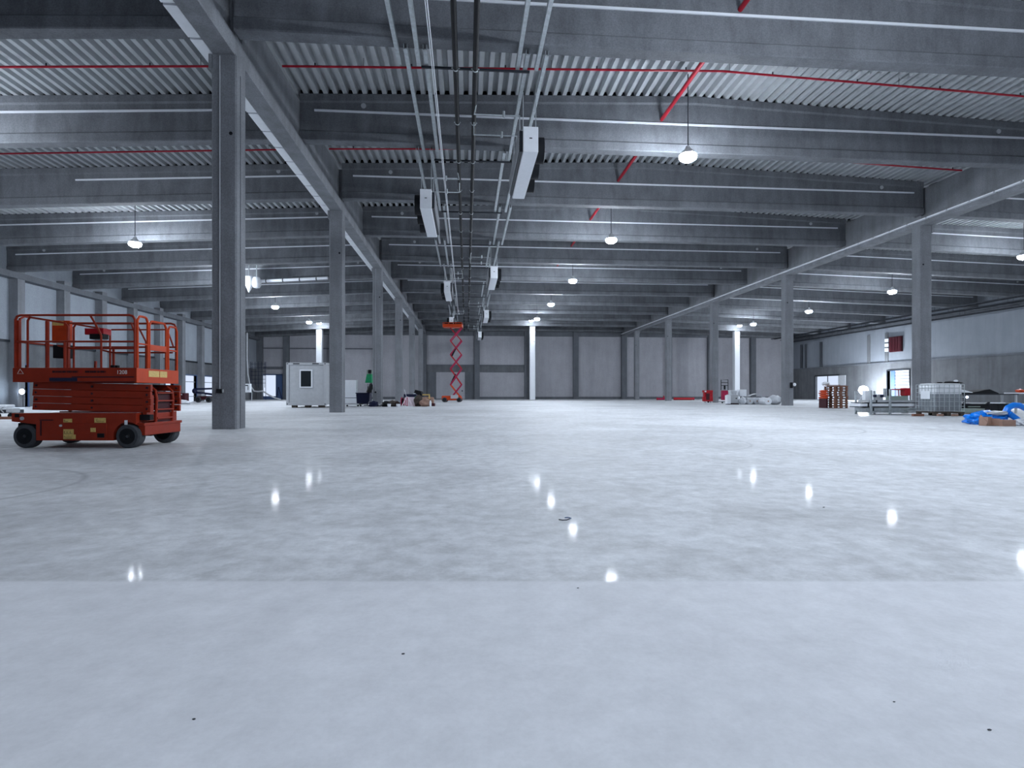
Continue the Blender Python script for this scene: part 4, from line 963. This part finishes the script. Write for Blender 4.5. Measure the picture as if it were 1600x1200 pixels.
# ------------------------------------------------------------------ IBC tank
d = 22.; t = here('ibc_tank', 'caged white liquid container with grey lower half on a pallet', 'tank', 1460, d)
W_, D_, zb_, zt_ = 1.17, 1.0, .17, 1.29
def rsec(z, e, c=.1):
    a = []
    for cx, cy, s0 in ((W_-e-c, e+c, -90), (W_-e-c, D_-e-c, 0), (e+c, D_-e-c, 90), (e+c, e+c, 180)):
        for q in (0, 30, 60, 90): an = math.radians(s0+q); a.append((cx+c*math.cos(an), cy+c*math.sin(an), z))
    return a
MB().loft([rsec(zb_+.01, .06), rsec(zb_+.05, .03), rsec(.86, .03)]).build('filled_bottle', 'ibc_liquid', t, smooth=True)
MB().loft([rsec(.861, .03), rsec(zt_-.08, .03), rsec(zt_-.02, .07), rsec(zt_-.01, .2)]).build('empty_bottle', 'ibc', t, smooth=True)
MB().lathe([(.09, 0), (.09, .05), (.02, .06)], (W_/2, D_/2, zt_-.01), 'z', 18).build('cap', 'black', t)
mb = MB()
for q in range(7):
    x = q*W_/6
    for y in (0, D_): mb.tube((x, y, zb_), (x, y, zt_-.06), .011, 6)
for q in range(1, 6):
    y = q*D_/6
    for x in (0, W_): mb.tube((x, y, zb_), (x, y, zt_-.06), .011, 6)
for z in (.19, .38, .56, .74, .92, 1.1, zt_-.06):
    for y in (0, D_): mb.tube((0, y, z), (W_, y, z), .011, 6)
    for x in (0, W_): mb.tube((x, 0, z), (x, D_, z), .011, 6)
mb.build('cage', 'galv', t)
MB().box(-.016, -.006, .22, .72, .66, .98).build('label_plate', 'white', t)
mb = MB()
for x in (.0, .5, 1.02): mb.box(x, x+.15, 0, .12, 0, .11).box(x, x+.15, D_-.12, D_, 0, .11)
mb.box(-.01, W_+.01, 0, D_, .11, .16); mb.build('pallet_base', 'brown', t)
t = here('black_cover', 'dark crumpled cover with a white rag lying on top of the caged tank', 'cover', 1488, d+.4, zt_-.04); MB().blob((0, 0, .05), (.32, .25, .07), .3, 2, 3, 4, 0.0).build('cover', 'black', t, smooth=True); MB().blob((.02, -.15, .12), (.08, .06, .05), .3, 2, 2, 9).build('rag', 'white', t, smooth=True)
for i, (x, wd, lb) in enumerate(((1436, .42, 'left end, reddish'), (1471, .2, 'in the middle, pale'), (1494, .2, 'at the right end with a stone'))):
    t = here('timber_offcut', f'short timber offcut in front of the tank pallet, {lb}', 'timber', x, d-.25, 0, .05*i, 'timber offcuts under the tank')
    MB().box(-wd/2, wd/2, 0, .12, 0, .09).build('piece', 'wood' if i == 0 else 'card', t, bevel=.01)

# ------------------------------------------------------------------ trestle bench with sheets right of the tank
d = 25.; k = d/F; X = lambda x: (x-1505)*k; Z = lambda y: zz(y, d)
t = here('work_bench', 'long dark bench with lower shelf right of the caged tank', 'bench', 1505, d)
MB().box(0, X(1592), 0, .8, Z(617), Z(615.2)).build('top', 'darkmetal', t); MB().box(0, X(1560), .05, .8, Z(641), Z(639)).build('shelf', 'darkmetal', t)
for x in (.06, X(1588)):
    for y in (.03, .74): MB().box(x, x+.07, y, y+.06, 0, Z(617)).build('leg', 'offwhite' if x > 1 else 'darkmetal', t)
t = here('black_foil', 'black wavy foil sheet lying on the long bench', 'foil', 1505, d, Z(615.2))
pts = [(X(x), (h_)) for x, h_ in ((1503, .04), (1518, .05), (1530, .1), (1540, .17), (1548, .2), (1556, .1), (1562, .03))]
MB().loft([[(x, y, 0) for x, h_ in pts]+[(x, y, h_) for x, h_ in reversed(pts)] for y in (.05, .75)]).build('foil', 'black', t, smooth=True)
t = here('white_foam_sheet', 'white thin sheet on the left end of the long bench', 'sheet', 1500, d, Z(613)); MB().loft([[(0, y, 0), (.55, y, -.02), (.55, y, 0), (.2, y, .1), (0, y, .14)] for y in (-.02, .3)]).build('sheet', 'white', t)
t = here('dark_sheet_pile', 'dark folded sheet pile on the lower shelf of the long bench', 'sheets', 1505, d, Z(639))
pts = [(X(x), (h_)) for x, h_ in ((1504, .2), (1515, .24), (1530, .2), (1545, .22), (1550, .16), (1555, .1))]
MB().loft([[(x, y, 0) for x, h_ in pts]+[(x, y, h_) for x, h_ in reversed(pts)] for y in (.05, .7)]).build('sheets', 'black', t); MB().box(X(1513), X(1532), .0, .05, .08, .12).build('pale_edge', 'greenish', t); MB().blob((X(1548), .1, .22), (.12, .1, .1), .3, 2, 2, 7).build('clamp', 'darkmetal', t, smooth=True)
t = here('plaster_boards', 'pale green plaster board slab on the floor below the long bench', 'boards', 1503, d-.6); MB().box(-.05, 1.0, 0, .55, .03, .22).build('slab', 'greenish', t, bevel=.01); MB().box(.0, .95, .05, .5, 0, .03).build('bearers', 'wood', t)
t = here('open_case', 'white lidded dark case beside the blue sheet under the bench', 'case', 1567, d-1.5, 0); MB().box(-.2, .35, 0, .4, 0, .46).build('case', 'black', t, bevel=.02); MB().box(-.28, .1, -.02, .3, .46, .5).build('lid', 'white', t)
t = here('small_work_light', 'tiny violet white work light glowing under the long bench beside the tank', 'work light', 1511, d+.3, Z(617)-.02); MB().blob((0, 0, -.08), (.045, .04, .045), .02, 1, 2, 0).build('bulb', 'led', t, smooth=True); MB().tube((0, 0, -.04), (0, 0, .02), .012, 6).build('stem', 'darkmetal', t)
t = here('white_tray', 'white tray with an orange corner bag on the right end of the bench', 'tray', 1591, d+.1, Z(615.2)); MB().box(-.2, .5, 0, .5, 0, .05).build('tray', 'white', t); MB().blob((.35, .3, .12), (.2, .15, .09), .3, 2, 2, 2, .05).build('bag', 'orange_b', t, smooth=True)

# ------------------------------------------------------------------ blue sheet and boxes at the right edge
d = 15.9; k = d/F
t = here('blue_tarpaulin', 'bright blue crumpled plastic sheet heap with a raised loop, right picture edge', 'tarpaulin', 1563, d)
mb = MB().blob((-.38, .3, .13), (.32, .35, .2), .3, 2.2, 4, 2, 0).blob((-.05, .35, .18), (.5, .3, .2), .3, 2.6, 4, 3, 0)
mb.path([(.28, .2, .08), (.30, .2, .3), (.40, .2, .48), (.55, .2, .55), (.72, .2, .54), (.9, .2, .46), (1.05, .2, .35)], .085, 12).path([(.34, .1, .32), (.46, .05, .2), (.6, 0, .05)], .08, 10)
mb.build('sheet', 'blue', t, smooth=True); MB().blob((0, .1, .33), (.3, .12, .06), .4, 3, 3, 8).build('shiny_fold', 'foil', t, smooth=True)
t = here('cardboard_box', 'brown open cardboard box lying on its side before the blue sheet', 'box', 1554, d-.6)
MB().box(-.18, .16, 0, .02, 0, .02).box(-.18, -.16, 0, .3, 0, .24).box(.14, .16, 0, .3, 0, .2).box(-.18, .16, .28, .3, 0, .24).box(-.18, .16, 0, .3, 0, .02).build('box', 'card', t); MB().bar((-.2, .0, .05), (-.16, .28, .26), .02, .1).build('flap', 'card', t)
t = here('cardboard_box', 'closed brown cardboard box right of the open one, before the blue sheet', 'box', 1576, d-.7); MB().box(-.17, .2, 0, .25, 0, .17).build('box', 'card', t, bevel=.006); MB().box(-.02, .02, -.003, .25, .166, .173).build('tape', 'offwhite', t)
t = here('plastic_scraps', 'pale crumpled plastic scraps at the right end of the blue sheet', 'scraps', 1598, d-.4); MB().blob((0, 0, .08), (.16, .2, .11), .5, 3, 3, 6, 0).build('scrap', 'foil', t, smooth=True)

# ------------------------------------------------------------------ small litter on the floor
def on_floor(x, y): d_ = CH*F/(y-HZ); return P(x, d_)
p = on_floor(881, 813); t = empty('plastic_strap', 'small curled blue and grey plastic strap on the middle of the floor', 'scrap', (p[0], p[1], 0), -TH)
MB().path([(-.035, 0, .006), (-.01, -.02, .006), (.02, -.02, .008), (.04, -.005, .012)], .004, 6).build('grey_strip', 'darkmetal', t); MB().path([(.04, -.005, .012), (.052, .015, .012), (.035, .04, .012), (.01, .04, .01)], .004, 6).build('blue_strip', 'bluedoor', t)
for i, (x, y, r, lb) in enumerate(((630, 1022, 0.0036, 'left of centre'), (303, 1124, 0.0030, 'at the lower left'), (1546, 1141, 0.0036, 'at the lower right corner'), (903, 919, 0.0030, 'in the centre below the blue strap'), (1287, 793, 0.0060, 'right of the blue strap'), (1397, 1097, 0.0024, 'at the lower right'))):
    p = on_floor(x, y); o = MB().blob((0, 0, r*.4), (r*1.6, r, r*.5), .4, 2, 2, i, 0).build('crumb', 'darkmetal'); o.location = (p[0], p[1], 0); tag(o, f'tiny dark crumb of debris on the pale floor {lb}', 'crumb', 'crumbs on the floor')
p = on_floor(1456, 668); o = MB().box(-.13, .13, -.1, .1, 0, .003).build('paper_sheet', 'white'); o.location = (p[0], p[1], 0); o.rotation_euler = (0, 0, .4); tag(o, 'white sheet of paper lying on the floor in front of the caged tank', 'paper')
